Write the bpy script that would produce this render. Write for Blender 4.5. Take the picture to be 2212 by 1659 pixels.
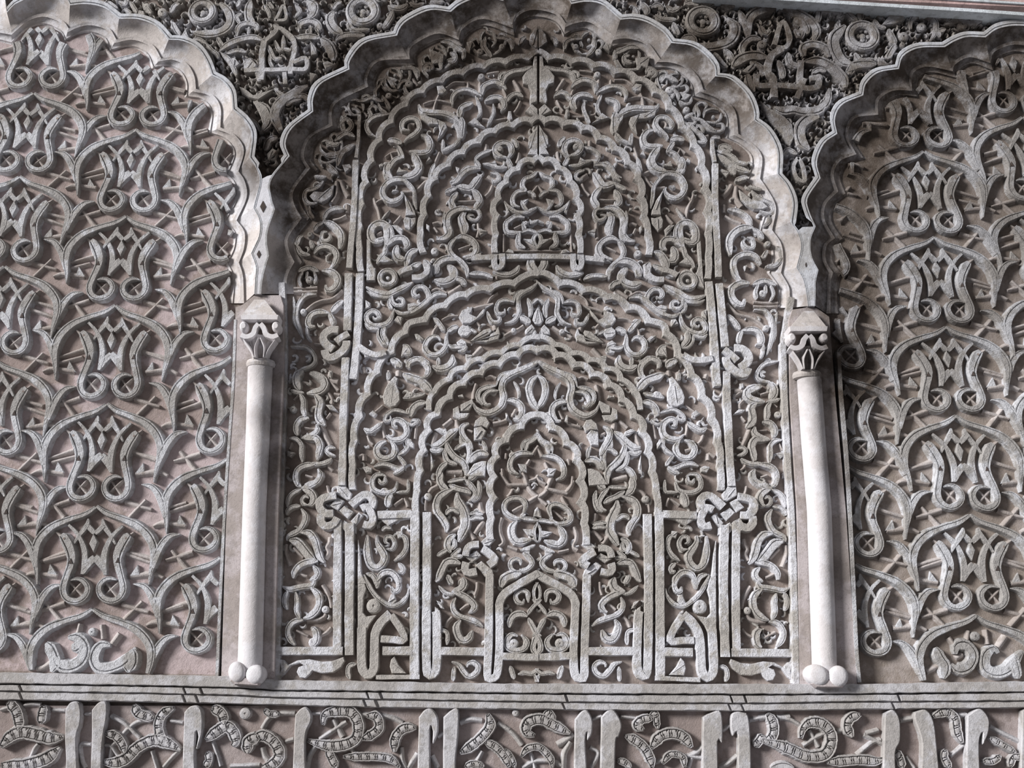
import bpy, math, random
import numpy as np
from mathutils import Vector
from mathutils.geometry import tessellate_polygon
random.seed(7)
for o in list(bpy.data.objects): bpy.data.objects.remove(o)
C = bpy.context.scene.collection
# ---- camera: looks up at the wall (wall plane is y = 0, metres), focal length in photograph pixels
W, H, F = 2212, 1659, 2700.0
PITCH = math.radians(15)
CAM = Vector((0, -4.0, 1.6))
cd = bpy.data.cameras.new('camera'); cam = bpy.data.objects.new('camera', cd); C.objects.link(cam)
cam.location = CAM; cam.rotation_euler = (math.pi/2 + PITCH, 0, 0)
cd.sensor_width = 36; cd.lens = F/W*36; cd.clip_start = .05
bpy.context.scene.camera = cam
# ---- daylight: pale sky all round, one broad sun from the upper left
wd = bpy.data.worlds.new('world'); bpy.context.scene.world = wd; wd.use_nodes = True
bg = wd.node_tree.nodes['Background']; bg.inputs[0].default_value = (.96, .95, 1.0, 1); bg.inputs[1].default_value = .22
sd = bpy.data.lights.new('sun', 'SUN'); sun = bpy.data.objects.new('sun', sd); C.objects.link(sun)
sd.energy = 5.2; sd.angle = math.radians(16); sd.color = (1, .995, .99)
sun.rotation_euler = Vector((-.79, -.50, .36)).to_track_quat('Z', 'Y').to_euler()
vs = bpy.context.scene.view_settings
vs.view_transform = 'Standard'; vs.look = 'None'; vs.gamma = 1; vs.use_curve_mapping = False; vs.exposure = 0
# ---- traced drawings of the carving: every block is "origin x, origin y, scale", then one stroke per line
# kinds: B strap, S tapering scroll, T thin stem, P leaf outline, O boss, R ring, K knot strand, L ribbed leaf
CENTRE = [
(590,1250,6.637,"""
S 70 600,0 560,90 440,110 330,130 230,150 130,110
S 60 210,170 160,280 170,380 200,440
S 60 320,190 340,330 330,450 380,570
S 85 530,120 640,220 660,330 620,450 520,540 430,570
S 70 430,590 300,610 220,700 210,800 260,900 310,950
T 45 480,590 620,590 720,550 750,500
T 35 700,90 760,180 810,300 830,420
O 55 745,440
T 30 660,820 760,770 830,700
S 85 540,700 600,740 620,840 590,930 540,960
T 25 330,740 430,790 490,820
P 0 80,1150 150,1165 215,1235 350,1170 520,1155 700,1190 850,1180 1010,1120 1030,1180 980,1270 860,1350 700,1360 560,1320 530,1370 460,1430 380,1420 335,1340 360,1270 440,1240 380,1210 250,1250 150,1380 80,1430 110,1290
S 60 1190,1220 1090,1250 1070,1350 1100,1440
O 105 1440,390
S 55 1300,-60 1400,150 1520,290 1680,385 1820,350 1920,240 1940,140
S 60 1760,0 1800,80 1780,160 1720,180 1700,110
S 50 1540,-10 1500,60 1480,140
P 0 1690,220 1740,230 1770,320 1720,370 1640,340
P 0 1740,1110 1800,1230 1910,1360 1700,1360 1670,1260 1690,1160
P 0 1210,-200 1290,-30 1340,150 1300,260 1290,480 1340,540 1480,520 1380,660 1340,760 1210,760
B 135 1270,700 1265,1100 1280,1300 1360,1380 1440,1300 1450,1100 1455,900 1470,760 1550,620 1680,500
B 105 1540,865 1700,870 1880,880 1840,740 1760,620 1690,520
"""),
(870,1250,6.637,"""
S 45 510,100 600,190 680,220 760,210
S 95 860,-20 880,60 850,130 770,180 700,190
S 75 720,190 850,230 950,290 1030,380 1000,450 940,490
T 30 1070,50 1060,150 1030,240
S 62 760,270 720,350 730,450 810,530 930,570 1060,620 1150,690
T 30 820,450 900,390 950,370
T 35 710,550 640,620 610,700
S 85 830,590 770,680 790,800 850,880 940,860 1000,740
P 0 460,400 510,430 540,540 510,700 490,800 460,750
S 50 490,760 560,740 630,770 640,860 630,950
T 30 490,860 560,800
P 0 480,310 560,340 600,440 540,420
S 65 700,1190 800,1230 870,1330 950,1400 1050,1350 1080,1260 1010,1200 930,1220 920,1270
S 50 740,1260 730,1350 720,1470
S 60 1800,340 1790,200 1700,170 1620,230 1640,320 1720,350 1740,290
S 75 1700,800 1780,900 1740,1000 1620,1030 1510,990 1490,890 1560,800 1650,820
O 70 1590,930
S 45 1990,300 1900,370 1830,450 1790,520
S 75 1790,540 1700,500 1600,520 1540,600 1530,700
S 60 1800,560 1870,680 1930,790 1990,820
S 70 1950,790 1890,900 1870,1000 1920,1090
S 38 1942,50 1895,120 1880,220 1900,300 1945,300
S 60 1540,1250 1570,1340 1600,1440
S 50 1650,1370 1750,1350 1860,1360 1950,1290
S 40 1890,1370 1920,1440 1950,1480
"""),
(590,1020,6.637,"""
S 60 330,0 310,80 350,170 400,210
S 75 650,0 660,80 600,150 500,200 400,230
S 55 400,240 290,290 220,370 200,500
S 85 420,240 520,270 580,360 550,450 500,470
S 45 500,470 430,450 410,390 460,340 510,370
S 55 390,480 290,490 210,540 190,610
S 75 400,520 460,620 440,720 370,830 280,880 210,920 200,980
S 110 230,970 350,1000 440,1100 520,1200 600,1260
S 90 390,860 520,870 600,980 630,1100 670,1220 730,1290
T 35 190,1030 180,1150 210,1260 240,1340
T 30 290,1080 350,1140 430,1220
S 80 640,1270 500,1280 380,1330 300,1430 290,1520
S 70 570,1340 630,1420 610,1500 520,1550
T 30 360,1440 440,1480 480,1490
T 40 820,930 800,1020 760,1080 790,1150 740,1240
T 25 770,190 790,270 810,310
K 120 900,330 800,345 700,380 660,450 680,530 760,590 860,590
K 120 690,610 680,700 750,770 860,740 920,650
P 0 810,480 920,360 1020,410 930,550
P 0 945,550 1020,480 1160,570 1070,670
P 0 920,190 1040,190 1130,300 1110,390 1060,400 940,330 910,310
K 120 1110,470 1200,390 1310,320 1400,350 1430,430 1400,500
K 110 1260,520 1340,490 1410,590 1430,680 1380,760 1290,740
P 0 950,770 1020,690 1100,740 1190,780 1190,880 1050,870
P 0 1110,700 1230,570 1290,620 1230,700 1170,770
S 60 1620,60 1560,30 1470,40 1420,120 1430,220 1520,280 1640,290 1740,250 1780,130
S 50 1600,60 1600,130 1540,150 1510,90
S 90 1700,290 1650,380 1640,500
S 40 1760,290 1850,280 1930,260 1930,100
T 30 1730,470 1800,420 1860,380
T 30 1880,370 1910,430 1930,490
P 0 1480,620 1960,660 1800,690 1650,770 1560,700
S 45 1560,840 1600,790 1690,800
S 85 1490,900 1490,1000 1560,1120 1600,1200 1570,1300 1480,1370 1390,1320 1350,1200 1340,1050 1350,900
S 50 1620,1100 1700,1100 1740,1020 1700,930 1620,930 1610,1000 1660,1020
S 60 1800,880 1890,940 1910,1060 1850,1180 1730,1270
P 0 1760,850 1850,840 1870,930 1790,950
S 60 1790,1300 1860,1370 1840,1430 1790,1410
S 75 1480,1560 1560,1450 1680,1430 1780,1520 1800,1640
S 60 1330,1450 1420,1480 1470,1560 1490,1640
P 0 1215,960 1250,1150 1270,1450 1340,1600 1210,1600
"""),
(870,1020,6.637,"""
S 80 560,0 530,100 570,190 650,240
S 85 720,240 620,280 520,350 480,460 500,570 580,670 630,780 620,860
S 50 640,140 760,110 900,90
S 60 890,100 980,180 1040,280 1010,370 940,410
S 75 1060,-10 1010,60 940,100
S 70 660,180 780,230 900,260 980,300
S 60 1080,120 1100,230 1070,350 1000,420
T 40 500,190 420,230 370,290
O 55 360,345
T 22 330,400 320,480 320,550
S 110 780,290 790,400 860,520 900,640 900,760 850,870 800,1000
S 60 620,610 650,550 730,530 810,590
S 55 960,680 1050,640 1160,660
T 40 1100,430 1120,530 1160,590
S 50 950,600 1040,580 1150,600
T 40 640,870 720,840 820,790
T 45 920,810 980,890 1020,960
T 45 1160,700 1090,790 1030,880
S 80 760,890 670,950 640,1050 690,1150
S 60 740,950 740,1050 690,1110
S 60 830,1090 760,1150 690,1220
S 50 490,1200 560,1150 640,1110
S 60 860,1200 780,1210 700,1200
S 90 830,1310 720,1270 620,1290 560,1400 510,1520 470,1570
S 65 640,1470 680,1560 720,1600
P 0 1120,1000 1190,930 1330,960 1240,1060 1160,1060
K 100 1090,1030 980,1040 920,1100 900,1200
P 0 900,1220 1060,1120 1130,1190 1000,1290
K 115 1140,1090 1230,1150 1320,1250 1230,1330
K 110 910,1290 890,1380 940,1440 1060,1420
P 0 1050,1330 1130,1270 1290,1400 1310,1500 1180,1500 1130,1440
S 60 1760,600 1660,660 1540,620 1460,540 1470,430 1560,370 1680,370 1760,440 1750,530 1720,610
T 30 1570,560 1640,520 1720,480
S 50 1700,660 1850,670 1940,690
S 85 1640,690 1570,780 1570,900 1640,990 1750,980 1840,960
T 35 1420,650 1390,760 1400,880 1440,1000 1380,1060
T 30 1500,1060 1580,1090 1640,1110
S 40 1690,1120 1800,1080 1900,1040
S 35 1940,710 1890,820 1900,960 1940,1000
P 0 1720,810 1880,820 1890,930 1790,900
S 50 1690,1330 1680,1260 1600,1240 1540,1300 1560,1380 1620,1410
S 60 1640,1420 1780,1390 1860,1300 1810,1210 1720,1150
S 110 1700,1440 1560,1470 1450,1530 1410,1650
P 0 1700,1120 1830,1060 1820,1180
P 0 1870,640 1890,540 1935,490 1940,640
T 30 1810,120 1900,90 1940,40
T 40 1720,0 1770,120 1790,190
T 40 1790,200 1850,280 1920,340
T 35 1800,420 1900,360 1940,330
T 40 1500,180 1600,180 1780,180
T 35 1400,0 1460,100 1520,170
T 30 1580,240 1540,310 1500,350
"""),
(590,800,6.637,"""
S 105 430,0 340,60 330,170 380,280
S 95 520,40 640,70 740,160 700,270 590,310 480,330
T 30 420,160 490,180 540,200
S 50 250,280 340,310 440,320
S 65 380,330 430,430 430,560 460,660
S 90 590,340 670,440 650,560 650,680 740,790
T 15 360,350 290,420
O 50 280,550
S 75 510,680 400,690 330,780 330,880 350,930
S 70 620,770 630,860 540,930 410,970
T 20 450,820 540,830 600,830
S 55 230,970 330,980 400,1060 400,1180 420,1320
S 85 450,980 600,960 670,1060 650,1180 630,1290
P 0 200,1150 320,1180 250,1250 200,1220
T 20 270,1030 230,1130
S 60 530,1330 660,1340 770,1310 840,1260
T 30 770,1310 790,1380 850,1430
S 75 600,1340 450,1360 350,1420 320,1520 350,1640
S 75 640,1410 680,1500 610,1600 450,1640
T 25 460,1500 560,1530
T 30 800,20 800,120 850,190 930,280
T 60 810,140 920,160
T 30 790,320 840,400 840,480
P 0 750,490 850,490 930,590 810,560
T 25 820,610 760,690
T 45 690,800 740,930 810,1070
S 50 890,1110 800,1100 760,1150 810,1200 890,1220
T 30 870,330 950,350
P 0 1650,180 1700,120 1740,80 1790,110 1770,200 1810,300 1820,430 1760,510 1680,530 1590,480 1570,380 1600,270
T 45 1660,0 1650,80 1680,160
T 50 1800,0 1790,80
T 25 1570,500 1500,560 1460,590
P 0 1370,620 1430,570 1490,620 1450,670
S 45 1940,620 1830,580 1720,570 1620,640 1600,720 1680,710 1680,650
S 70 1300,830 1380,870 1470,820 1560,750
T 30 1570,730 1570,840 1600,960
S 75 1780,800 1730,800 1730,720 1810,710 1900,780 1910,900 1830,980 1700,990 1620,930
S 75 1680,1000 1740,1100 1720,1210 1620,1260 1520,1230 1480,1130 1540,1040 1620,1010
T 30 1540,1140 1620,1160
T 25 1350,930 1380,1010 1430,1060
S 55 1440,1380 1540,1340 1650,1350 1790,1400 1880,1370
S 55 1880,1380 1800,1440 1720,1480
S 45 1780,1220 1850,1290 1900,1360
S 50 1790,1210 1880,1150 1930,1080 1920,1000 1980,1000
P 0 1280,1390 1350,1370 1420,1400 1410,1460 1330,1470
T 40 1210,1240 1290,1210 1300,1290
P 0 1860,390 1920,310 1990,370 1920,400
"""),
(870,780,6.637,"""
S 100 0,180 120,230 260,280 360,370 420,440
S 55 0,530 80,510 200,490 320,460
O 50 110,480
S 80 340,590 230,600 140,670 110,790
T 40 0,730 60,750 100,770
S 40 60,870 110,910 160,900 210,860 150,840 110,870
T 25 190,920 180,1020 170,1110
P 0 50,1140 110,1120 160,1180 160,1250 90,1230
S 60 1340,350 1200,370 1100,420 1080,520 1150,620
S 50 1370,420 1250,420 1170,480 1150,560 1200,620 1260,610
S 45 1940,-10 1890,10 1750,80 1560,150 1420,190 1370,260 1340,350
S 80 1940,10,60 1850,60 1700,120 1560,180 1450,260 1420,380 1450,500 1420,620 1330,700 1200,740 1060,680 1010,600
T 35 1050,320 1020,430 1010,540
T 30 1180,240 1260,210 1340,240
S 75 1480,560 1600,560 1700,630 1710,740 1650,830 1580,820
T 30 1620,690 1560,800
P 0 1470,740 1500,740 1530,830 1480,850
S 35 1590,290 1640,360 1670,450 1660,530
S 75 1942,200 1850,270 1810,380 1830,500 1880,600 1942,690
P 0 830,620 1000,540 1020,600 950,710 830,720
P 0 720,680 800,640 820,740 960,740 920,810 810,840 720,800
T 40 700,830 640,880 580,930
T 45 770,840 780,910 800,960
P 0 450,980 530,950 620,980 660,1050 560,1040
T 40 470,1020 440,1120 420,1190
S 95 790,970 690,1030 600,1120 500,1200 400,1210
S 60 390,1260 480,1290 580,1250
S 80 620,1130 650,1250 750,1370 870,1450 910,1550 900,1640
S 60 590,1250 610,1360 660,1440 780,1480
S 70 640,1450 560,1510 520,1580 500,1659
P 0 400,1310 440,1430 450,1500 400,1580
S 70 950,890 870,920 840,980 870,1070 940,1160 1000,1270
S 65 820,1070 850,1160 930,1190 960,1290 950,1380 920,1480
S 50 740,1270 830,1200 900,1190
P 0 1040,850 1120,790 1200,800 1250,880 1210,960 1140,930 1020,940
P 0 1020,960 1130,930 1200,1000 1130,1130 1020,1140
S 90 1230,1340 1130,1310 1030,1350 960,1450
S 45 1140,1140 1180,1220 1190,1300
T 30 1050,1280 1190,1280
T 35 1290,890 1400,870 1490,840
P 0 930,1600 1020,1470 1130,1430 1200,1430 1180,1650 900,1650
T 50 620,1580 740,1590 850,1590
T 30 920,980 1000,1010
P 0 790,490 860,470 880,520 800,510
S 35 1942,1000 1860,1100 1730,1160 1710,1280
S 60 1942,1060 1860,1130 1780,1180 1760,1290
S 65 1870,1330 1720,1310 1600,1350 1540,1450 1560,1560 1660,1620
P 0 1650,1470 1780,1480 1780,1600 1700,1580
T 30 1780,1480 1820,1410
T 35 1860,1330 1910,1260 1942,1210
T 30 1480,1320 1470,1400
T 30 1370,1170 1390,1290 1380,1360
T 30 1420,1540 1430,1640
"""),
(870,570,6.637,"""
S 70 90,1500 80,1420 150,1370 230,1360 320,1420 370,1500 340,1590 280,1640
S 60 230,1330 300,1380 380,1440
S 65 540,1090 500,1040 420,1040 340,1110 320,1200 380,1280 470,1300 560,1250 620,1160 620,1050 640,980
S 60 440,770 500,820 560,900 600,960
T 30 500,880 450,950 430,1020
S 70 640,970 720,910 800,900
T 25 560,800 660,750 790,740
P 0 800,760 850,660 1000,610 990,680 960,710 1060,760 1150,650 1300,570 1200,620 1160,720 1060,800 960,860 860,850
T 35 1010,640 1100,610 1300,570
T 20 1220,560 1260,480 1360,410
P 0 800,920 860,870 960,900 990,970 920,1040 840,1030 790,980
S 40 970,930 1060,980
P 0 770,1120 840,1070 910,1110 920,1180 880,1170 800,1180
S 55 640,1150 720,1190 840,1180 900,1190 860,1240 790,1250
P 0 960,1110 1060,1020 1160,940 1260,920 1280,960 1240,1010 1080,1090
P 0 1030,1110 1230,1080 1260,1000 1330,970 1370,890 1400,1000 1370,1080 1200,1130
T 30 920,1130 990,1130
T 30 1060,830 1110,890
S 50 1210,680 1250,780 1300,830 1380,820 1390,760 1350,760
T 40 1310,840 1330,940
P 0 170,1010 250,1020 310,1080 260,1110 190,1070
S 60 0,1160 70,1190 100,1280 0,1290
S 45 510,1340 510,1450
S 90 420,1460 530,1500 640,1470 710,1400 710,1300
P 0 900,1290 980,1300 1030,1310 920,1410 900,1350
T 45 1130,1190 1060,1260 1010,1310
T 35 1450,1030 1540,980 1640,940 1730,880
O 40 1590,950
S 50 1600,550 1480,510 1380,540 1340,640 1380,710 1460,690 1460,640
S 40 1740,370 1650,410 1600,480 1590,560
S 55 1945,255 1850,340 1740,400 1660,470 1660,580 1670,680 1620,780 1550,830 1460,850
S 80 1680,750 1760,790 1830,840
S 55 1790,490 1830,580 1840,680 1820,760
S 40 1850,570 1900,520 1942,500
P 0 1942,610 1880,710 1860,800 1900,860 1942,870
P 0 1770,930 1850,860 1900,920 1850,1000 1760,1010
S 45 1900,950 1870,1060
K 90 340,0 350,100 260,180 130,190
S 60 460,0 500,60 470,140
S 100 640,30 720,80 730,180 600,250 450,230
S 70 740,200 850,230 900,300
S 50 840,10 920,70 930,170
T 50 150,270 70,310 0,350
S 60 240,430 200,460 150,400 200,330 300,330 370,420 360,520 310,580
S 60 0,710 120,680 250,600 380,490 500,420 630,440
T 45 650,430 740,370 830,310
T 25 400,390 500,350 630,410
P 0 70,570 160,550 240,590 120,680 70,650
S 80 1290,110 1400,140 1520,150 1620,100 1670,20
T 35 1350,220 1360,180 1580,170
S 60 950,140 1080,130 1200,150 1290,200
"""),
(740,350,6.637,"""
S 85 660,0 630,100 660,200 720,240
S 45 600,170 640,240
S 100 1090,0 1090,90 1000,180 860,210
P 0 810,60 850,100 930,120 900,140 770,150
S 75 960,330 880,250 760,240 640,290 570,400 600,500 690,560 800,530 860,460 840,420
S 45 820,230 930,290 1020,400 1030,540 1060,680
T 35 860,420 960,420 1060,400 1180,280 1260,240
P 0 720,390 800,400 740,440 700,430
T 40 1120,210 1190,230 1250,240
S 50 1320,20 1270,130 1240,230
P 0 880,450 930,520 980,580 1040,700 1050,760 900,770 910,650
P 0 870,830 900,780 990,800 1050,790 1050,870 960,970 890,930
T 30 450,510 470,590 510,680 540,830
T 30 480,580 520,550 580,530
P 0 540,830 600,740 680,680 640,760 580,830
T 30 830,770 770,840 730,880
S 95 610,1250 640,1120 650,1000 620,900 520,870 430,920 400,1010 430,1110 520,1140 590,1110
T 25 480,1040 560,1000
P 0 480,1090 580,1060 590,1100 500,1110
S 45 640,880 700,960 720,1080
P 0 700,900 790,900 870,960 850,1040 800,1000
S 80 640,1190 710,1110 800,1080 890,1100 930,1190 880,1240
S 90 790,1190 760,1280 800,1370 900,1390
S 60 610,1180 600,1300 540,1360 490,1460
P 0 510,1430 600,1330 740,1420 600,1440
S 85 1080,1250 980,1290 930,1380 910,1490
S 80 1130,1440 1000,1500 900,1560 850,1620
S 100 1170,1400 1230,1520 1220,1640
S 60 1980,90 1880,80 1780,110 1700,180 1640,260 1560,320
S 40 1860,60 1780,70 1700,140 1640,230 1540,280
P 0 1620,60 1680,80 1660,140 1630,110
S 90 1990,190 1930,240 1880,310 1820,370 1700,350 1630,350
S 60 1640,360 1560,390 1470,430
S 75 1850,390 1930,450 1970,540 1920,620 1910,680
S 75 1650,430 1580,510 1560,580 1620,650
T 25 1650,560 1780,560 1900,550
S 85 1850,680 1720,660 1600,690 1510,770 1500,890 1530,1000 1460,1080 1340,1100
S 35 1460,700 1450,820 1490,930 1500,1010
S 45 1830,680 1930,680 1970,750 1910,830 1810,800 1810,760 1880,760
S 85 1740,720 1700,800 1740,920 1740,1030
S 35 1770,720 1740,800 1790,920 1760,1030
T 30 1940,870 1950,1000 1930,1080
T 35 1290,880 1370,860 1430,880
T 25 1310,930 1360,1000
S 75 1600,1100 1720,1060 1850,1110 1920,1200 1890,1310 1800,1350 1720,1360
S 60 1650,1070 1560,1150 1530,1240 1590,1340 1700,1420 1780,1520 1790,1640
T 25 1660,1250 1740,1220 1830,1190
O 55 1320,1270
S 90 1650,1400 1540,1370 1420,1400 1340,1480 1320,1600
S 75 1500,1480 1600,1540 1620,1659
P 0 1740,1400 1990,1290 1990,1380
P 0 1350,670 1400,660 1410,700 1370,700
P 0 1200,880 1250,910 1240,980 1200,950
P 0 345,1100 405,1140 400,1300 410,1420 480,1560 465,1700 345,1700
"""),
(990,350,6.637,"""
S 55 1140,130 1050,200 950,240 920,330 980,400
S 50 980,410 850,420 780,510 800,610 880,640
S 45 990,420 1060,440 1110,500
T 30 1060,430 1135,340
S 40 900,550 950,640 1000,700
P 0 900,550 1010,520 960,620
S 50 660,560 720,640 830,710 960,720 1060,680 1140,640
P 0 660,560 700,600 740,720 700,740
S 60 950,790 830,770 740,820 680,880 690,980 760,1010 900,1000
S 60 880,1000 860,1090 870,1180 960,1230
S 40 900,1010 1000,970 1140,1010
S 50 1135,1020 1080,1080 1090,1160 1140,1240
T 40 930,1100 1030,1170 1130,1230
P 0 930,1100 1060,1100 1100,1200
S 45 930,850 940,920 970,950
O 35 970,870
T 25 800,950 900,900
S 35 1030,880 1100,850 1140,830
T 25 800,1270 1140,1270
P 0 670,1290 720,1240 790,1260 800,1310
T 25 650,1030 650,1290
K 85 520,1320 520,1450 570,1520 630,1450 630,1310
S 100 1050,1350 1040,1450 1090,1530 1140,1560
T 50 420,200 500,250 570,270
S 45 460,150 560,170 590,240 520,280 480,240
T 30 490,330 450,420 380,490
T 30 280,870 290,980 270,1070
P 0 290,940 420,990 310,1050
"""),
(740,120,6.637,"""
S 45 130,760 200,770 260,830
S 60 470,1160 380,1100 340,1000 390,910 480,860 590,840 680,830
S 45 430,850 380,780 420,720 480,740 470,790
T 35 300,800 350,870
S 45 510,680 540,760 640,830
P 0 820,600 860,640 920,620 870,560
S 50 680,760 640,680 580,600 570,570
O 50 660,570
S 50 200,650 300,640 420,600 520,640 590,650
S 40 480,590 470,500 540,410
P 0 600,280 760,320 800,350 740,400 780,480 700,440
S 40 600,310 620,420 700,500 790,500
S 45 790,480 820,400 880,360 960,350
O 60 950,400
S 45 880,420 910,510 960,560
T 40 1000,330 1070,430
S 45 830,170 900,160 990,160 1050,230 1080,320
S 45 1230,290 1170,220 1170,140 1260,110 1290,180 1220,200
S 40 1380,50 1420,190
P 0 1490,50 1560,20 1620,40 1560,90
P 0 1350,430 1440,420 1500,500 1440,550 1370,550
T 30 1380,560 1330,680 1310,780
T 25 1480,460 1600,380 1750,380
S 55 1580,700 1570,600 1640,510 1780,480 1900,520 1990,580
T 25 1160,690 1280,650 1400,640 1560,680
S 85 1090,700 1130,780 1250,810 1440,820 1580,870 1680,960
P 0 1110,780 1240,870 1350,900 1380,990 1240,980 1120,900
S 70 1680,880 1690,760 1750,710 1870,670
S 90 1700,880 1710,980 1700,1080 1700,1190
S 50 1600,930 1660,1040 1690,1150
P 0 1360,910 1480,960 1500,1030 1440,1130 1360,1200 1390,1080
S 50 1690,1180 1600,1280 1500,1330 1430,1370
S 45 1440,1200 1440,1370
T 30 1390,1380 1330,1520 1280,1650
P 0 1240,1440 1280,1500 1190,1530
T 25 1940,600 1970,720 1950,860 1910,910
P 0 1800,960 1900,880 1990,980 1880,990
S 65 960,1070 860,1050 860,950 960,890 1070,920 1100,1020 1040,1110 920,1190 880,1250
T 35 950,1080 940,1000 970,970 1030,980
S 75 640,1220 740,1210 850,1260
S 60 790,1290 830,1380 870,1470
S 80 1120,1140 1210,1160 1260,1260 1220,1360 1120,1390 950,1370
S 90 1000,1390 1060,1480 1100,1580 1080,1659
S 60 870,1450 760,1480 690,1560 650,1650
T 25 610,1450 700,1390 820,1370
T 22 690,1400 720,1480
P 0 520,1560 570,1530 590,1580 530,1600
"""),
(990,120,6.637,"""
P 0 1085,0 1132,0 1132,660 1040,690 1020,640 1040,500 1000,420 930,400 920,300 990,200 1070,140
S 60 1060,150 930,200 790,220 680,280 640,370 650,420
S 40 600,340 600,270 680,230
T 40 790,350 850,440 890,520
S 70 340,560 350,450 430,390 540,370 640,420 690,480
T 25 640,470 680,560 680,630
S 70 380,650 470,600 570,590 650,640 660,720 610,800
S 45 500,690 510,800 460,920 410,1020
T 35 590,680 620,760
S 60 700,660 740,580 840,540 930,590
T 30 890,650 850,740 800,810
P 0 720,790 760,790 780,900 740,940 700,890
T 30 340,900 520,920 680,900
S 40 260,620 310,730 310,820 260,910
T 25 140,380 140,470
T 30 310,380 310,540
T 30 410,260 500,240 580,230
O 50 330,295
P 0 1060,690 1140,760 1140,880 1080,860 960,800 1000,750
P 0 130,960 250,920 390,1030 250,990
P 0 1138,990 1070,1090 1010,1160 1000,1280 1050,1310 990,1420 1138,1420
S 70 700,1460 600,1440 530,1380 540,1290 640,1240 740,1270 770,1360 730,1440 690,1480
O 45 600,1330
S 60 760,1190 830,1240 840,1320
T 40 400,1270 400,1350
S 50 480,1350 360,1390 270,1450 230,1520
S 60 250,1500 310,1600
T 35 870,1390 860,1470 830,1540
S 60 700,1470 740,1540 770,1600
S 50 350,1550 450,1560 560,1600 700,1600
P 0 440,1550 530,1490 560,1580
"""),
(940,0,4.424,"""
P 0 982,240 910,330 900,400 960,450 982,455
S 35 810,420 830,370 870,350
S 40 740,470 730,400 660,360 580,360
S 40 480,350 470,440 540,540
O 35 430,490
O 30 640,440
S 40 140,500 190,520 180,580 120,590
S 35 280,460 270,560
S 40 20,500 60,640
S 45 50,400 130,400 210,450 280,500
P 0 300,400 360,380 390,440 330,480
"""),
(560,0,4.6075,"""
P 0 1690,480 1840,540 1830,620 1720,640
O 40 1680,680
S 40 1400,680 1500,670 1570,700 1590,760
S 55 640,1540 760,1540 860,1490 950,1430
S 50 780,1650 800,1560 860,1480 940,1440
S 45 660,1410 740,1440 800,1420
S 45 750,1400 840,1330 900,1330 950,1360
S 45 800,1240 860,1180 920,1240 880,1300 820,1290
S 40 820,1150 830,1250 850,1300
"""),
(560,350,5.925,"""
S 45 700,180 800,190 860,190
P 0 1060,30 1160,20 1190,70 1100,130
S 60 860,20 930,80 1000,150
T 40 1040,230 1080,330 1140,430
S 50 820,240 770,300 700,340 600,370 580,460 640,530 740,520
P 0 640,430 700,370 820,380 960,280 940,420 880,480 800,520 700,490
T 40 990,240 990,400 930,510
S 45 640,560 640,640 700,720
S 55 1080,590 960,590 870,640 830,720 840,750
T 30 940,740 1030,720 1110,680
T 30 1120,540 1120,640
S 80 810,760 900,780 990,840 1050,950 1030,1110
S 45 870,890 810,900 800,990 870,1000 910,950 890,910
S 50 700,880 740,810 820,770
O 40 650,920
S 50 480,1070 510,970 560,940
S 45 650,1000 690,1100
S 55 480,1060 540,1160 650,1190
S 65 700,1170 760,1090 860,1070 960,1120 990,1200 950,1310 900,1360
P 0 840,1190 880,1210 860,1250
S 60 500,1400 560,1370 650,1350 760,1400
S 35 560,1400 510,1500 540,1590
S 35 620,1400 600,1500
O 50 640,1500
S 35 700,1390 720,1480 700,1560
S 75 800,1390 900,1390 990,1450 1000,1540 940,1620 860,1630 850,1570
T 30 440,1610 600,1610 740,1600
T 30 440,1655 600,1655 740,1650
"""),
(590,570,6.637,"""
S 50 620,430 480,440 390,520 340,640 330,780 370,930 430,1060
S 30 290,470 300,640 290,800 340,930
T 35 470,660 580,570 700,520 850,490 990,370
O 45 430,680
S 70 1000,520 900,600 830,690
S 75 800,700 660,680 550,720 500,810 520,890 600,890
S 60 800,700 850,800 860,870
S 40 480,900 490,1020 540,1100
T 25 590,1140 700,1150
K 122 930,940 820,940 730,1010 720,1090 790,1170 860,1220
K 105 1080,990 960,1060 900,1110
K 120 1050,1100 1040,1180 950,1280 830,1340 760,1310 740,1230
S 45 250,1180 450,1180 560,1260 600,1380 540,1460 400,1510 340,1580
S 40 460,1330 520,1320 520,1380 470,1400
S 40 530,1550 640,1570 740,1640
P 0 800,1520 850,1530 830,1640 790,1600
P 0 1340,0 1470,60 1460,240 1335,240
R 150 1640,190
K 85 1790,130 1880,80 1990,50
S 80 1330,330 1480,400 1640,430 1780,370 1990,270
S 35 1340,390 1450,450 1600,480 1690,470
S 50 1700,440 1710,540 1770,590 1850,580 1860,510 1800,490 1760,520
S 45 1670,490 1660,570 1710,650
S 65 1740,640 1680,790 1600,860 1450,880 1350,820 1340,730 1420,670 1500,700 1520,770 1450,790 1430,750
P 0 1320,510 1400,560 1390,620 1320,650
S 40 1310,850 1380,920 1520,930
S 70 1600,880 1570,1000 1620,1110 1640,1170
S 35 1510,920 1500,1020 1560,1130 1630,1170
S 45 1740,660 1840,710 1960,690
P 0 1730,810 1780,740 1850,760 1830,860
K 95 1230,1180 1350,1260 1480,1300 1610,1260
P 0 1300,1260 1400,1330 1310,1340
O 50 1210,1320
P 0 1860,1180 1940,1200 1950,1280 1830,1330
S 90 1680,1370 1770,1400 1830,1480
S 40 1910,1480 1930,1420 1990,1370
S 50 1650,1540 1650,1659
T 40 1290,1480 1310,1560
"""),
# the straight strapwork, in photograph pixels
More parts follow.
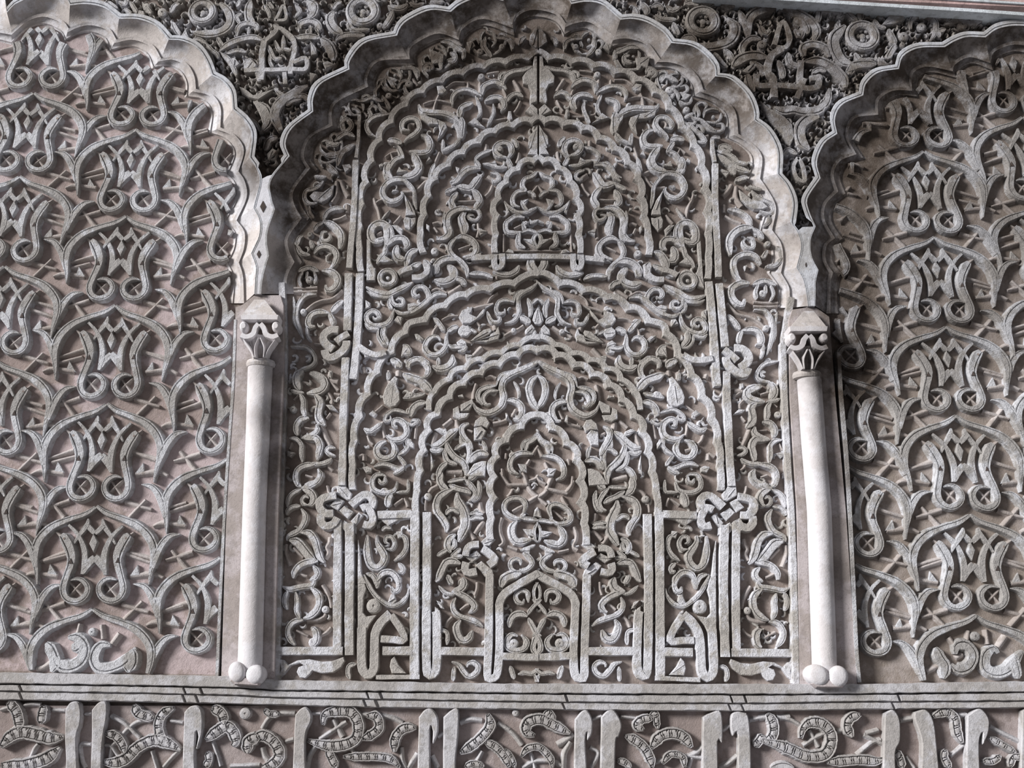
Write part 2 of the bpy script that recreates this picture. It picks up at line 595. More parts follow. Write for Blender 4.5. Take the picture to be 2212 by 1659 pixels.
(0,0,1,"""
B 18 596,1406 740,1406
B 18 729,1125 729,1180 728,1250 728,1330 728,1415
B 20 755,1130 755,1250 754,1330 754,1415
B 18 815,1112 888,1110
B 19 826,1406 890,1406
B 20 896,1104 896,1180 895,1300 895,1464
B 19 922,1106 922,1250 921,1350 922,1445 931,1458 942,1445 944,1400 943,1330 941,1320
B 18 947,1406 1061,1408
B 18 1058,1240 1057,1300 1055,1400 1053,1460 1061,1466 1074,1455 1079,1400 1079,1320 1080,1300 1095,1278 1149,1246 1163,1238
B 16 1082,1417 1120,1419 1163,1420
B 10 812,1463 906,1462
B 17 753,590 752,620 750,713
B 17 777,590 776,640 774,690 770,743 766,790 762,818
B 17 746,772 744,830 741,900 740,990 738,1048
B 13 1018,557 1080,554 1163,553
B 8 776,247 774,300 769,340
B 14 768,345 766,420 762,486 757,540 754,578
B 15 608,610 612,700 612,830 608,950 604,1080 600,1250 597,1400 596,1470
"""),
]
# scalloped straps: width, lobes, side, path
SCALLOP = [
(18,13,"761,1057 761,1010 761,966 767,920 777,875 792,838 805,805 822,781 840,755 862,722 882,700 906,690 944,662 972,647 1000,632 1043,621 1088,611 1126,600 1149,588 1163,582"),
(18,11,"897,1104 900,1060 903,1030 905,1006 908,976 916,938 925,908 945,882 962,858 982,835 1003,818 1028,803 1058,787 1084,776 1111,762 1138,752 1163,748"),
(15,7,"926,885 929,860 940,840 960,822 978,803 1006,788 1028,776 1058,764 1088,754 1119,740 1163,722"),
(19,7,"1059,1165 1059,1095 1060,1020 1063,995 1070,970 1084,950 1103,932 1122,915 1142,900 1163,888"),
(17,14,"779,585 776,540 774,486 776,440 782,400 791,360 805,318 822,282 845,250 870,222 900,196 935,176 970,160 1010,147 1060,133 1110,124 1140,118 1163,110"),
(17,10,"914,545 908,520 909,486 914,450 921,415 932,385 952,362 980,335 1000,320 1030,300 1060,280 1095,268 1130,258 1163,252"),
(16,6,"1069,545 1069,486 1066,450 1072,425 1082,400 1095,380 1112,362 1135,346 1163,338"),
]
PAIRS = [(596,1417,1718,1422),(740,1416,1581,1420),(748,1106,1573,1110),(886,1250,1434,1250),(932,1250,1393,1250),(886,1110,1434,1110),
(1036,1205,1292,1208),(1049,1095,1274,1120),(1069,1095,1254,1120),(1061,1471,1254,1470),(792,1467,1533,1473),(722,740,1597,781),
(766,590,1541,610),(840,758,1468,762),(773,872,1539,875),(909,923,1402,923),(1061,486,1261,486),(1077,486,1243,486),(1077,584,1248,585),
(910,486,1397,489),(776,486,1530,486),(761,486,1549,486),(776,246,1539,300),(805,316,1509,318),(837,599,1486,605),(845,854,1460,854),
(608,1001,1707,1001),(1163,113,1163,113),(1163,250,1163,250),(1163,342,1163,342),(1162,1240,1158,1240),(1162,900,1160,900),(1162,750,1162,750),
(1162,595,1162,595),(1162,1460,1158,1460),(1162,0,1162,0),(1162,1100,1160,1100),(660,400,1668,430),(651,520,1680,545),(612,700,1695,730),
(900,196,1430,200),(1000,632,1325,640)]
SPAN_L = [
(330,0,5.53,"""
R 175 590,130
S 95 800,30 900,120 930,230 880,330 760,390 600,400 480,380
S 60 230,260 270,340 320,420
P 0 330,430 390,340 440,470
S 90 1170,0 1140,110 1150,220 1220,280
S 60 1000,430 1020,320 1120,270 1240,300 1250,370
S 40 1150,320 1140,410
B 75 1330,480 1300,640 1300,850 1290,950
B 60 1340,480 1440,400 1500,330 1590,380 1680,470 1690,600 1650,760 1640,880
B 60 1090,840 1250,830 1450,830 1640,820 1820,820 1840,720 1800,690 1680,740
B 55 1570,860 1580,1000
B 50 1240,860 1270,970
S 45 1460,480 1500,580 1550,580 1560,420
S 50 1380,540 1420,640 1460,700 1540,690
S 40 1400,640 1400,740 1440,800
S 45 1560,580 1650,600
S 70 800,600 900,520 1050,460 1200,440 1320,480
B 40 1460,250 1510,150 1560,60 1590,220 1470,240
S 60 1440,290 1500,330
S 90 1840,0 1930,60 1920,150 1860,220
S 70 1760,340 1760,280 1860,240 1960,270 2010,350
S 40 1880,300 1880,410
S 70 1700,450 1850,430 2000,450
P 0 1880,480 1960,570 1960,650 1890,660
T 40 1975,690 1965,850
P 0 1080,720 1160,680 1240,760 1230,800 1090,860
P 0 1030,1030 1100,1050 1200,1130 1330,1090 1450,1060 1260,1190 1150,1170 1060,1120
P 0 1200,1210 1250,1190 1380,1330 1390,1450 1330,1560 1270,1590 1330,1480 1260,1330
S 90 1850,1020 1700,1090 1570,1190 1480,1290 1450,1400 1510,1560
S 50 1450,1060 1570,1140 1700,1100 1830,1020
S 40 1150,1410 1230,1470 1290,1580
O 60 110,140
S 50 210,150 260,60 320,40
S 50 -120,60 -60,110 -20,160
S 50 770,440 800,500 840,540
S 45 480,460 560,470 640,520
S 55 640,520 700,600 760,640 780,700
S 50 820,640 900,700 960,800 1000,900
S 45 880,640 1000,600 1120,620
P 0 900,700 980,680 1040,760 960,820
P 0 1870,860 1960,880 1880,990
S 45 600,560 660,620 720,740
S 45 1000,80 1040,0
S 45 1060,160 1000,200 1040,280
S 40 1330,60 1380,130 1400,210
S 40 1380,20 1440,100
S 40 1700,60 1760,120 1700,200
"""),
(560,0,4.6075,"""
R 175 1030,100
S 85 740,110 700,180 740,270 830,340
S 60 760,400 830,350 960,340 1050,350
S 80 610,380 690,440 730,520 740,600
S 50 1230,280 1310,160 1330,100
S 40 880,200 940,290 1100,290
S 60 1280,60 1400,80 1480,40
O 35 1200,250
P 0 630,620 680,600 760,640 660,680
S 90 220,1290 150,1160 190,1030 300,950 440,880
S 80 0,1020 70,1090 90,1200 30,1300
P 0 70,1530 130,1470 180,1500 90,1590
S 60 60,1500 90,1400 180,1360
S 40 1500,20 1560,50 1640,30
S 40 820,10 760,40 740,90
S 50 500,1000 440,950 330,960
O 30 230,1430
S 40 1700,10 1760,25 1830,10
S 40 270,1050 330,1000 420,980
"""),
(0,0,6.703,"""
S 60 1250,0 1330,20
S 60 1560,20 1640,80 1700,120
S 60 1720,20 1800,60 1830,0
S 60 1880,20 1940,110 1980,180
O 60 2120,90
S 50 1800,120 1900,190
P 0 2000,140 2080,150 2100,220 1990,200
"""),
]
SPAN_R = [
(1360,0,4.148,"""
R 160 660,180
S 85 870,160 950,230 930,330 850,390 700,420 560,400
S 45 980,90 1030,180 1060,320
S 80 1070,320 1060,200 1120,110 1240,70 1340,40
S 80 1380,70 1500,110 1620,180 1680,270 1650,370
S 70 1480,150 1560,200 1600,300
S 60 1010,480 1020,400 1090,340 1180,350
O 45 1190,390
B 45 1300,400 1370,190 1440,330 1400,420 1320,420
B 70 1370,430 1270,500 1240,640 1290,700 1300,870
B 60 1140,660 1150,760 1300,760 1450,770 1600,790 1690,770 1690,700 1620,700
B 55 1540,540 1530,700 1530,860
B 50 1500,880 1570,700
S 50 1330,540 1370,620 1380,700
S 60 1420,470 1440,560 1520,600
S 90 930,590 1000,520 1110,490 1230,510
P 0 1000,640 1060,590 1140,540 1130,610 1070,660
S 60 1060,660 1080,760 1120,820
S 85 1570,550 1700,540 1820,600 1920,700 1940,780
S 70 1570,500 1560,420 1650,390 1760,430 1790,510
P 0 1170,900 1250,960 1390,1040 1460,1110 1480,1220 1440,1310 1400,1290 1370,1200 1250,1080 1190,980
S 90 1700,1040 1600,1060 1530,1140 1540,1260 1610,1340
S 80 1290,960 1380,990 1470,980 1560,1000 1700,980 1760,900
B 35 1510,1410 1470,1490 1500,1590 1570,1620 1560,1500 1515,1410
S 50 40,60 70,110 60,140
S 50 200,60 260,40 300,90
S 50 330,50 380,90 450,60
S 45 230,130 300,170 420,170
S 45 390,200 440,310
S 60 470,340 560,330 590,400
S 50 760,470 830,570 880,600
S 45 840,440 900,480 930,540
S 50 1690,20 1700,100 1690,200
S 60 1720,110 1800,80 1880,120
S 50 100,20 160,80 150,130
S 50 500,30 560,20 620,40
S 50 820,60 880,30 940,60
S 50 1170,230 1220,300 1260,260
S 50 1480,260 1530,330 1560,260
O 40 1700,690
O 45 880,50
S 50 1790,790 1780,900 1720,980
S 45 1640,650 1700,620 1760,640
S 45 1080,550 1180,600 1200,680
S 45 640,20 700,50 760,20
S 45 1500,1380 1420,1340 1380,1380
"""),
(1640,0,3.867,"""
R 148 870,290
S 85 720,210 630,310 640,420 700,510 790,540
P 0 1020,210 1100,110 1200,95 1220,160 1140,200
S 50 1550,200 1650,160 1760,180 1890,150
O 45 1700,200
S 40 1270,240 1270,170 1330,120 1420,130 1480,190 1470,280 1430,340
O 40 1360,220
S 50 1080,240 1120,320 1140,370
O 45 1210,300
S 45 1140,370 1070,490
O 25 1200,370
P 0 990,550 1000,470 1050,500 1090,545
S 70 740,590 800,540 900,530 980,530
S 60 780,540 760,620
S 40 800,440 850,500 960,490
P 0 1980,190 2000,110 2040,130
P 0 2080,100 2120,40 2180,60 2160,120
O 45 2080,170
O 45 2180,180
S 40 640,60 690,110 650,140
S 50 840,60 850,170
O 30 910,70
S 40 960,160 1000,220 1060,230
S 40 1480,150 1540,140 1590,180
S 40 530,60 590,90 600,140
S 40 730,90 780,140 820,170
S 40 1560,240 1500,260 1510,310
"""),
]
FRIEZE_STEMS = [(0,1440,3.95,"""
P 0 555,360 600,305 670,305 690,400 680,500 650,620 655,1000 555,1000 560,800 550,600
P 0 780,370 840,305 905,300 910,430 890,540 870,700 855,1000 775,1000 780,600
P 0 1570,390 1620,340 1690,335 1725,400 1725,560 1690,680 1670,700 1690,600 1670,560 1660,800 1670,1000 1560,1000
"""),(540,1440,3.95,"""
P 0 385,410 430,360 480,345 520,400 520,470 480,560 470,700 470,1000 370,1000 375,600
P 0 1440,430 1490,370 1550,360 1600,430 1605,560 1560,660 1560,550 1535,540 1530,1000 1435,1000
P 0 1650,430 1720,370 1780,365 1775,600 1755,800 1755,1000 1655,1000
"""),(1090,1440,3.95,"""
P 0 600,450 660,380 710,375 750,460 745,570 705,630 705,560 690,640 700,1000 600,1000
P 0 825,430 880,375 940,375 1000,490 975,600 950,640 930,1000 825,1000
P 0 1695,430 1760,395 1850,390 1860,640 1820,640 1815,1000 1695,1000
P 0 1930,450 1950,395 2030,390 2090,470 2100,1000 2000,1000 1990,580 1950,590 1930,520
"""),(1640,1440,3.867,"""
P 0 1050,390 1120,360 1175,440 1180,620 1140,720 1140,1000 1040,1000
P 0 1300,380 1390,360 1450,430 1480,600 1500,1000 1360,1000 1360,640 1300,440
P 0 1740,410 1820,355 1880,370 1925,450 1915,560 1870,650 1870,550 1840,640 1840,1000 1735,1000
P 0 2200,370 2300,360 2300,1000 2190,1000
""")]
FRIEZE = [(0,1440,3.95,"""
L 100 60,300 130,370 160,480 150,540
L 115 0,690 80,600 180,560 300,580 430,610 540,600
O 55 140,550
L 90 380,330 360,390 345,490
L 120 0,840 150,850 260,830 400,780 510,690
T 25 440,370 550,375
T 25 720,405 775,400
T 30 0,370 80,345
T 35 250,790 290,700 320,660
T 28 200,330 270,320 340,325
L 110 860,810 980,820 1080,780 1170,690 1300,630 1420,650 1540,710
L 90 1480,350 1390,400 1350,490 1370,600 1440,680
L 90 1145,320 1170,390 1230,420 1310,440
T 35 1320,440 1180,470 1100,520 1040,580
T 35 940,420 1050,480 1150,570 1190,610
L 80 890,570 980,590 1040,660 1060,740
T 30 930,780 950,680 980,650
T 30 890,670 940,680 1000,760
T 30 1450,460 1555,480
T 30 1540,700 1460,780 1390,860
T 30 1290,720 1330,850 1340,900
T 30 770,665 680,670 690,800 720,865
L 100 1800,350 1890,400 1910,490
L 110 1750,630 1840,560 1930,510 1990,560 2010,640 1980,680
O 50 2090,400
T 30 1810,640 1850,750 1880,850
L 70 1770,720 1780,800 1740,865
L 110 2212,600 2120,640 2110,740
T 30 1960,850 2212,840
"""),(540,1440,3.95,"""
L 105 0,650 100,590 200,640 250,740 210,820 100,865
T 35 100,530 160,440 260,400 380,400
L 60 120,360 160,400 250,410
T 30 300,640 370,620
T 25 530,400 600,400
L 105 620,500 640,410 740,380 860,390 920,480 910,600 830,660 700,680 590,660 490,630
T 35 590,620 700,550 820,470
T 40 710,450 750,530 790,600
L 90 990,420 1080,430 1100,520 1040,580 950,620
T 35 950,410 1100,415 1220,440 1300,480
L 90 1420,520 1310,530 1240,610 1230,730
L 75 790,770 930,770 1080,770 1200,790 1280,860
L 80 660,700 700,790 740,865
T 40 560,670 500,770 480,865
T 30 860,700 880,740
T 30 1290,690 1300,800 1330,865
T 35 1430,740 1350,865
T 35 1550,760 1600,865
T 30 1600,600 1650,570
L 95 2030,400 2050,500 1990,590 1900,670 1790,740
L 80 2000,640 2100,690 2180,780 2212,860
T 35 1790,480 1880,450 1980,460
T 35 2110,480 2212,540
T 35 1980,720 1930,820
L 60 1830,865 1900,830 2000,850
T 40 100,690 120,760 150,800
"""),(1090,1440,3.95,"""
L 100 260,590 190,560 200,480 310,450 440,510 560,570
L 60 340,440 380,390 430,460
T 45 590,580 520,630 450,670
T 40 560,640 510,740 500,865
T 35 0,510 80,580 150,670
L 65 140,770 200,700 300,690 390,780 410,865
T 35 150,865 260,810 400,810 500,850
T 30 220,730 260,865
L 50 0,700 60,780 90,865
O 30 95,395
L 80 1190,540 1130,500 1180,450 1270,440
L 60 1240,430 1290,400 1300,470 1310,530
T 25 990,425 1130,440
T 25 750,450 830,420
L 90 1030,590 1120,630 1200,700 1250,800 1260,865
L 100 1250,700 1330,600 1430,570 1530,600 1600,690
L 60 1350,830 1420,750 1520,770 1540,860
T 35 1550,770 1630,740 1700,680
T 30 1540,760 1690,780
T 30 1600,780 1570,865
T 30 730,690 800,740 740,865
L 60 960,800 1030,820 1080,865
T 30 1860,545 1930,500
T 30 2090,460 2212,430
L 80 2212,580 2170,640 2130,680
T 35 1830,865 1920,820 1990,760
T 30 1280,820 1350,800
"""),(1640,1440,3.867,"""
L 90 70,390 120,470 120,570 60,610
L 105 20,620 150,650 280,700 400,750 540,740 600,660 600,560 530,480 430,470 370,520 350,600
T 35 370,660 460,600 540,560
T 35 420,530 500,670
T 35 150,420 260,440 350,490
T 40 170,430 260,415
T 35 650,540 730,530
L 85 850,400 770,430 740,500 780,590
L 90 570,800 700,790 850,780 980,790 1040,770
T 35 820,740 940,640 1020,610
T 35 900,560 1000,530
T 35 880,570 1040,650
T 40 0,430 60,420
S 50 100,847 200,820 290,847
L 80 1140,700 1180,770 1200,847
T 35 1180,450 1290,430
L 80 1450,420 1560,380 1640,430 1660,540 1700,640
L 70 1560,690 1550,760 1600,847
T 30 1600,750 1720,650
T 35 1660,410 1740,400
T 35 1930,500 2050,560 2212,640
L 60 1930,590 2050,660 2150,720
L 60 2100,840 2130,760 2212,760
T 30 1230,750 1300,847
L 60 1870,790 1960,790 2020,740
""")]
# lobes of the three arches: lip points (cusps marked with *), second lip points
ARCH = {
'L': ("-60,-40* 0,-30 15,28* 37,7 97,-14 140,-4 151,12* 186,9 224,17 257,41* 300,42 338,58 364,86* 392,88 425,104 446,134 457,163* 480,176 498,200 502,237* 527,259 543,290 538,341* 553,363 561,390 547,449* 560,476 559,509 542,547* 552,575 551,600 549,635*",
      "-60,70* -20,62 25,66* 60,39 97,29 135,44 148,61* 172,52 201,48 235,60 251,85* 291,80 329,96 348,126* 378,124 405,138 420,165 423,192* 456,202 476,230 476,275* 506,290 527,323 515,370* 528,390 533,425 511,476* 528,501 527,535 516,567* 524,592 526,620 527,655*"),
'C': ("564,635* 566,612 570,590 581,552* 577,525 579,496 594,452* 586,425 586,388 626,337* 617,310 632,276 677,241* 677,212 695,180 755,150* 757,130 790,92 858,77* 866,58 886,41 930,22 974,26* 996,9 1040,-6 1087,2* 1105,-22 1162,-40 1215,-22 1234,9* 1265,4 1300,10 1340,43* 1365,41 1396,48 1432,70 1450,93* 1493,99 1524,120 1543,145 1545,165* 1577,171 1613,205 1628,241 1628,260* 1656,282 1678,325 1678,376* 1698,400 1711,436 1707,480* 1723,503 1730,533 1720,578* 1734,602 1741,630 1745,661*",
      "612,635* 612,610 616,590 627,566* 617,540 616,512 643,471* 628,440 628,410 661,362* 649,336 664,295 710,268* 710,240 725,215 788,182* 788,161 812,128 879,121* 881,100 907,80 945,66 987,78* 996,56 1040,34 1107,52* 1116,29 1150,14 1200,24 1222,50* 1245,43 1279,43 1328,79* 1345,77 1370,79 1400,92 1426,127* 1455,130 1485,142 1510,168 1519,193* 1545,204 1575,222 1590,245 1595,289* 1622,307 1646,337 1642,386* 1657,408 1676,447 1668,497* 1687,525 1692,560 1687,589* 1704,619 1706,640 1708,665*"),
'R': ("1761,661* 1762,630 1762,610 1768,583* 1754,555 1751,519 1762,489* 1748,455 1745,428 1773,385* 1765,350 1781,310 1809,289* 1804,257 1820,226 1865,206* 1871,181 1898,157 1942,149* 1951,122 1985,104 2041,102* 2065,88 2091,80 2129,81* 2152,64 2184,56 2215,56* 2240,40 2290,30*",
      "1785,677* 1787,640 1787,610 1791,589* 1777,562 1779,530 1795,514* 1775,475 1777,440 1802,411* 1794,375 1808,345 1842,329* 1826,292 1840,252 1890,242* 1893,212 1924,191 1964,189* 1967,154 1999,138 2054,146* 2060,133 2092,117 2137,128* 2145,106 2184,90 2222,90* 2240,75 2290,66*"),
}
# lattice of the side panels: each motif runs from one ogee tip to the next one below
COLS_L = [[(95,20),(72,198),(43,379),(10,573),(-10,775),(-27,990),(-48,1203),(-62,1420)],
          [(312,108),(292,278),(272,465),(250,657),(230,870),(208,1092),(199,1313),(188,1530)],
          [(528,190),(520,380),(512,572),(500,768),(491,990),(475,1203),(462,1420)]]
COLS_R = [[(1706,230),(1740,415),(1775,605),(1808,805),(1828,1003),(1840,1212),(1856,1425)],
          [(1952,-10),(1975,150),(1996,325),(2018,510),(2042,704),(2065,897),(2096,1111),(2110,1328),(2128,1540)],
          [(2185,70),(2208,252),(2252,440),(2288,620),(2314,812),(2340,1010),(2362,1215),(2385,1430)]]
MOTIF = """
limb 0 945,95,28 850,155,42 700,205,52 560,265,66 460,350,72 400,450,76 385,560,60 395,680,34 395,790,8
side_leaf 0 185,335,8 270,350,46 330,420,62 365,520,62 385,640,35
hook_scroll 0 628,345,52 645,365,78 685,450,86 705,540,80 690,620,66 650,720,62 615,830,62 640,910,55 715,940,50 800,900,52 835,820,50 800,755,42 745,735,30 690,750,10
twig 0 600,335,12 640,370,30
twig 0 660,760,16 770,880,16
twig 0 775,780,16 680,880,16
inner_stem 0 700,260,18 775,345,26 820,460,36 825,570,42 795,700,22
inner_stem 0 735,430,12 790,350,26 860,260,34 875,205,10
inner_stem 0 860,262,34 905,315,34 925,335,26
inner_stem 0 800,690,18 840,610,52 907,548,46
twig 0 435,580,16 640,510,24
twig 0 540,40,20 650,180,24
twig 0 490,110,16 600,80,24 690,50,24
twig 0 300,720,18 370,690,26 550,712,26
twig 0 190,60,18 360,110,22
barb 1 490,702 520,610 578,714
"""
MOTIF_C = "bud 1 912,332 948,410 903,505 868,425"
LASTROW = [(0,1200,3.614,"""
S 75 640,690 560,740
S 85 530,640 600,640 660,720 630,820 540,870 460,850 420,790
O 32 715,595
S 80 360,680 400,740 430,830 400,910
S 75 860,700 780,700 730,790 760,870 850,880 960,830 1060,720
S 75 1030,730 1040,820 1010,900
T 25 620,530 600,620
T 25 790,540 800,650
T 30 930,610 870,690
T 30 280,890 340,870 400,830
T 30 560,690 600,730
S 40 970,850 1010,910
"""),(1800,1150,4.148,"""
S 90 920,1030 960,1120 1010,1200 990,1310
S 85 1100,1090 1110,1020 1200,1010 1260,1100 1220,1200 1120,1230 1060,1180
O 42 1280,930
T 28 1215,880 1200,990
T 28 1370,870 1390,1000
S 85 1480,1080 1440,1040 1370,1100 1370,1210 1460,1260 1580,1220 1700,1060
S 80 1620,1120 1640,1210 1660,1310
T 35 1550,930 1480,1030
T 30 840,1250 950,1190
T 30 1040,940 1090,1010
T 30 1100,1130 1160,1090
""")]
# ---- pixel of the photograph -> point of the wall at depth d in front of the main face
_c, _s = math.cos(PITCH), math.sin(PITCH)
def P(px, py, d):
    x, y = (px - W/2)/F, (H/2 - py)/F
    dy, dz = _c - y*_s, _s + y*_c
    t = (-d - CAM.y)/dy
    return (CAM.x + x*t, CAM.z + dz*t)          # world x, z ; world y is -d
def pxsize(px, py, d):
    a, b = P(px-.5, py, d), P(px+.5, py, d)
    return b[0]-a[0]
# ---- materials
def stucco(name, base, worn, soot=1.0, bump=.5, rough=.85, grey=.5, speck=.5):  # soot scales the soot patches and the painted shade alike
    m = bpy.data.materials.new(name); m.use_nodes = True
    nt = m.node_tree; N, L = nt.nodes, nt.links
    bs = N['Principled BSDF']; bs.inputs['Roughness'].default_value = rough
    bs.inputs['Specular IOR Level'].default_value = .25
    geo = N.new('ShaderNodeNewGeometry')
    def noise(scale, detail=4, r=.6):
        n = N.new('ShaderNodeTexNoise'); n.inputs['Scale'].default_value = scale
        n.inputs['Detail'].default_value = detail; n.inputs['Roughness'].default_value = r
        L.new(geo.outputs['Position'], n.inputs['Vector']); return n.outputs['Fac']
    def ramp(inp, a, b, lo=0., hi=1.):
        r = N.new('ShaderNodeMapRange'); r.interpolation_type = 'SMOOTHSTEP'
        r.inputs[1].default_value = a; r.inputs[2].default_value = b; r.inputs[3].default_value = lo; r.inputs[4].default_value = hi
        L.new(inp, r.inputs[0]); return r.outputs[0]
    def mix(fac, a, b):
        n = N.new('ShaderNodeMix'); n.data_type = 'RGBA'
        if isinstance(fac, float): n.inputs[0].default_value = fac
        else: L.new(fac, n.inputs[0])
        for v, s in ((a, 6), (b, 7)):
            if isinstance(v, tuple): n.inputs[s].default_value = (*v, 1)
            else: L.new(v, n.inputs[s])
        return n.outputs[2]
    def op(kind, a, b):
        n = N.new('ShaderNodeMath'); n.operation = kind
        for i, v in enumerate((a, b)):
            if isinstance(v, (int, float)): n.inputs[i].default_value = v
            else: L.new(v, n.inputs[i])
        return n.outputs[0]
    col = mix(ramp(noise(5.5, 6, .7), .44, .54), base, worn)
    col = mix(ramp(noise(38, 3), .50, .66, 0, grey), col, tuple(c*.62 for c in worn))
    col = mix(ramp(noise(260, 2), .60, .70, 0, speck), col, tuple(c*.45 for c in worn))
    # darkening: soot round the arch heads and upper field, with some painted shade
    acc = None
    for (px, py, r, amt) in SOOT_SHADE:
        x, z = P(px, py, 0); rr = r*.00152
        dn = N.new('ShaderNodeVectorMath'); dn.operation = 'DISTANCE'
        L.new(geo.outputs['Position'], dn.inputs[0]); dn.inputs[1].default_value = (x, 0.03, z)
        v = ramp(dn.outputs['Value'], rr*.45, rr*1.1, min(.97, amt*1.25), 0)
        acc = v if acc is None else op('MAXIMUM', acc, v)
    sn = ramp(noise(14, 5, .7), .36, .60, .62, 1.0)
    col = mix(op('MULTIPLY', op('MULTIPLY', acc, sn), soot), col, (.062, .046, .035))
    L.new(col, bs.inputs['Base Color'])
    b1 = N.new('ShaderNodeBump'); b1.inputs['Strength'].default_value = bump; b1.inputs['Distance'].default_value = .006
    L.new(op('ADD', noise(55, 5, .65), op('MULTIPLY', noise(240, 3), .5)), b1.inputs['Height'])
    L.new(b1.outputs[0], bs.inputs['Normal'])
    return m
SOOT_SHADE = [(640,330,190,1.),(700,250,170,1.),(800,140,190,1.),(960,60,200,.95),(1160,20,210,.85),(1330,90,120,.5),(640,560,70,.6),(650,450,85,.85),
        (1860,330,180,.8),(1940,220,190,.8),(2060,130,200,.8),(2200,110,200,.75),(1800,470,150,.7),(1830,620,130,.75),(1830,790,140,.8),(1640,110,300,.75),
        (1900,100,260,.6),(560,20,300,.3),(200,20,110,.25),(1450,0,260,.6),(760,60,200,.4),(1000,170,300,.35),(1820,900,120,.3),(1163,250,620,.32),(578,900,60,.5),(575,800,60,.4),(1990,450,460,.40),(595,1000,60,.5),(1830,1000,90,.45),(1815,1250,60,.3)]  # includes shade painted on the backing right of the left column
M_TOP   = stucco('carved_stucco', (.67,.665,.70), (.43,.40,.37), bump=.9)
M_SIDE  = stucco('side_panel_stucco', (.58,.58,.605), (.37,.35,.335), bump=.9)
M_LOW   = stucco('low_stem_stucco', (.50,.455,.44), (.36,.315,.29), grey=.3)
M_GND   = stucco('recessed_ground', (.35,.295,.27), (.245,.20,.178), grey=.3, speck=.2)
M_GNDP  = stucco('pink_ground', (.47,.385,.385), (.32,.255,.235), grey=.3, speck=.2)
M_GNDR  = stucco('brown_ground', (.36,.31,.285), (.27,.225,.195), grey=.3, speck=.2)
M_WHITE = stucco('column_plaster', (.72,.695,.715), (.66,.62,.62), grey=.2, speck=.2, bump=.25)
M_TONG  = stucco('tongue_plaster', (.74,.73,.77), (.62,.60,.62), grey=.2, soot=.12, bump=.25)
M_CUTSHADE  = stucco('recess_shade', (.09,.07,.065), (.07,.055,.05), grey=.1)  # near-black standing for shade inside cuts; these plates are not recessed
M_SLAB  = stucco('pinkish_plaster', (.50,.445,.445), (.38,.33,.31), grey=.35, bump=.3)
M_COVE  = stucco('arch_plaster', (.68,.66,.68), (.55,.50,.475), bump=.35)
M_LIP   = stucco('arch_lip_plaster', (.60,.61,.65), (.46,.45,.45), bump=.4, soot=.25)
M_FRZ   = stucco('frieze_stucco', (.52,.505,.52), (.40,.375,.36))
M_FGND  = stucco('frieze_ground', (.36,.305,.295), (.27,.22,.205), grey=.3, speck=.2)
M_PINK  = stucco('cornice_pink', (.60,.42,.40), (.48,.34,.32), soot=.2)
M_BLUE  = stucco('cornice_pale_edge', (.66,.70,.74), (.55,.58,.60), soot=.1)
# ---- objects
def link(o): C.objects.link(o); return o
def thing(name, label, cat, group=None, kind=None, at=(1106, 830, 0)):
    o = link(bpy.data.objects.new(name, None)); o.empty_display_size = .05
    x, z = P(at[0], at[1], at[2]); o.location = (x, -at[2], z)
    if label: o['label'] = label
    if cat: o['category'] = cat
    if group: o['group'] = group
    if kind: o['kind'] = kind
    return o
def mesh(name, V, Fc, mat, parent=None, smooth=False, label=None):
    me = bpy.data.meshes.new(name)
    q = parent
    off = Vector((0,0,0))
    while q: off = off + q.location; q = q.parent
    V = [(v[0]-off[0], v[1]-off[1], v[2]-off[2]) for v in V]
    me.from_pydata(V, [], Fc); me.materials.append(mat)
    if smooth:
        for p in me.polygons: p.use_smooth = True
    me.update()
    o = link(bpy.data.objects.new(name, me)); o.parent = parent
    if label: o['label'] = label
    return o
# ---- curves in pixel space
def cr(pts, n):
    """Catmull-Rom through pts (tuples of any length), n samples per span"""
    a = np.array(pts, float)
    if len(a) == 2: return [tuple(a[0] + (a[1]-a[0])*t) for t in np.linspace(0, 1, max(2, n+1))]
    a = np.vstack([2*a[0]-a[1], a, 2*a[-1]-a[-2]]); out = []
    for i in range(1, len(a)-2):
        p0, p1, p2, p3 = a[i-1], a[i], a[i+1], a[i+2]
        for k in range(n):
            t = k/n
            out.append(tuple(.5*((2*p1)+(p2-p0)*t+(2*p0-5*p1+4*p2-p3)*t*t+(3*p1-p0-3*p2+p3)*t**3)))
    out.append(tuple(a[-2])); return out
def resample(pts, step):
    a = np.array(pts, float); d = np.r_[0, np.cumsum(np.hypot(*(a[1:,:2]-a[:-1,:2]).T))]
    n = max(3, int(round(d[-1]/step))+1); s = np.linspace(0, d[-1], n)
    return [tuple(np.interp(q, d, a[:,j]) for j in range(a.shape[1])) for q in s]
PROF = {
 'S': lambda g: [(-1.36,0),(-1.14,.42),(-1.0,.82),(-.87,1),(g-.13,1),(g,.70),(g+.13,1),(.87,1),(1.0,.82),(1.14,.42),(1.36,0)],
 'B': lambda g: [(-1.08,0),(-1,.84),(-.88,1),(.88,1),(1,.84),(1.08,0)],
 'T': lambda g: [(-1.6,0),(-1.05,.4),(-.7,.85),(-.2,1),(.2,1),(.7,.85),(1.05,.4),(1.6,0)],
 'L': lambda g: [(-1.15,0),(-1.02,.8),(-.9,1),(-.76,.98),(-.69,.55),(-.6,.9),(-.2,.9),(.2,.9),(.6,.9),(.69,.55),(.76,.98),(.9,1),(1.02,.8),(1.15,0)],
 'U': lambda g: [(-1,0),(-.7,.55),(-.3,.93),(0,1),(.3,.93),(.7,.55),(1,0)],
}
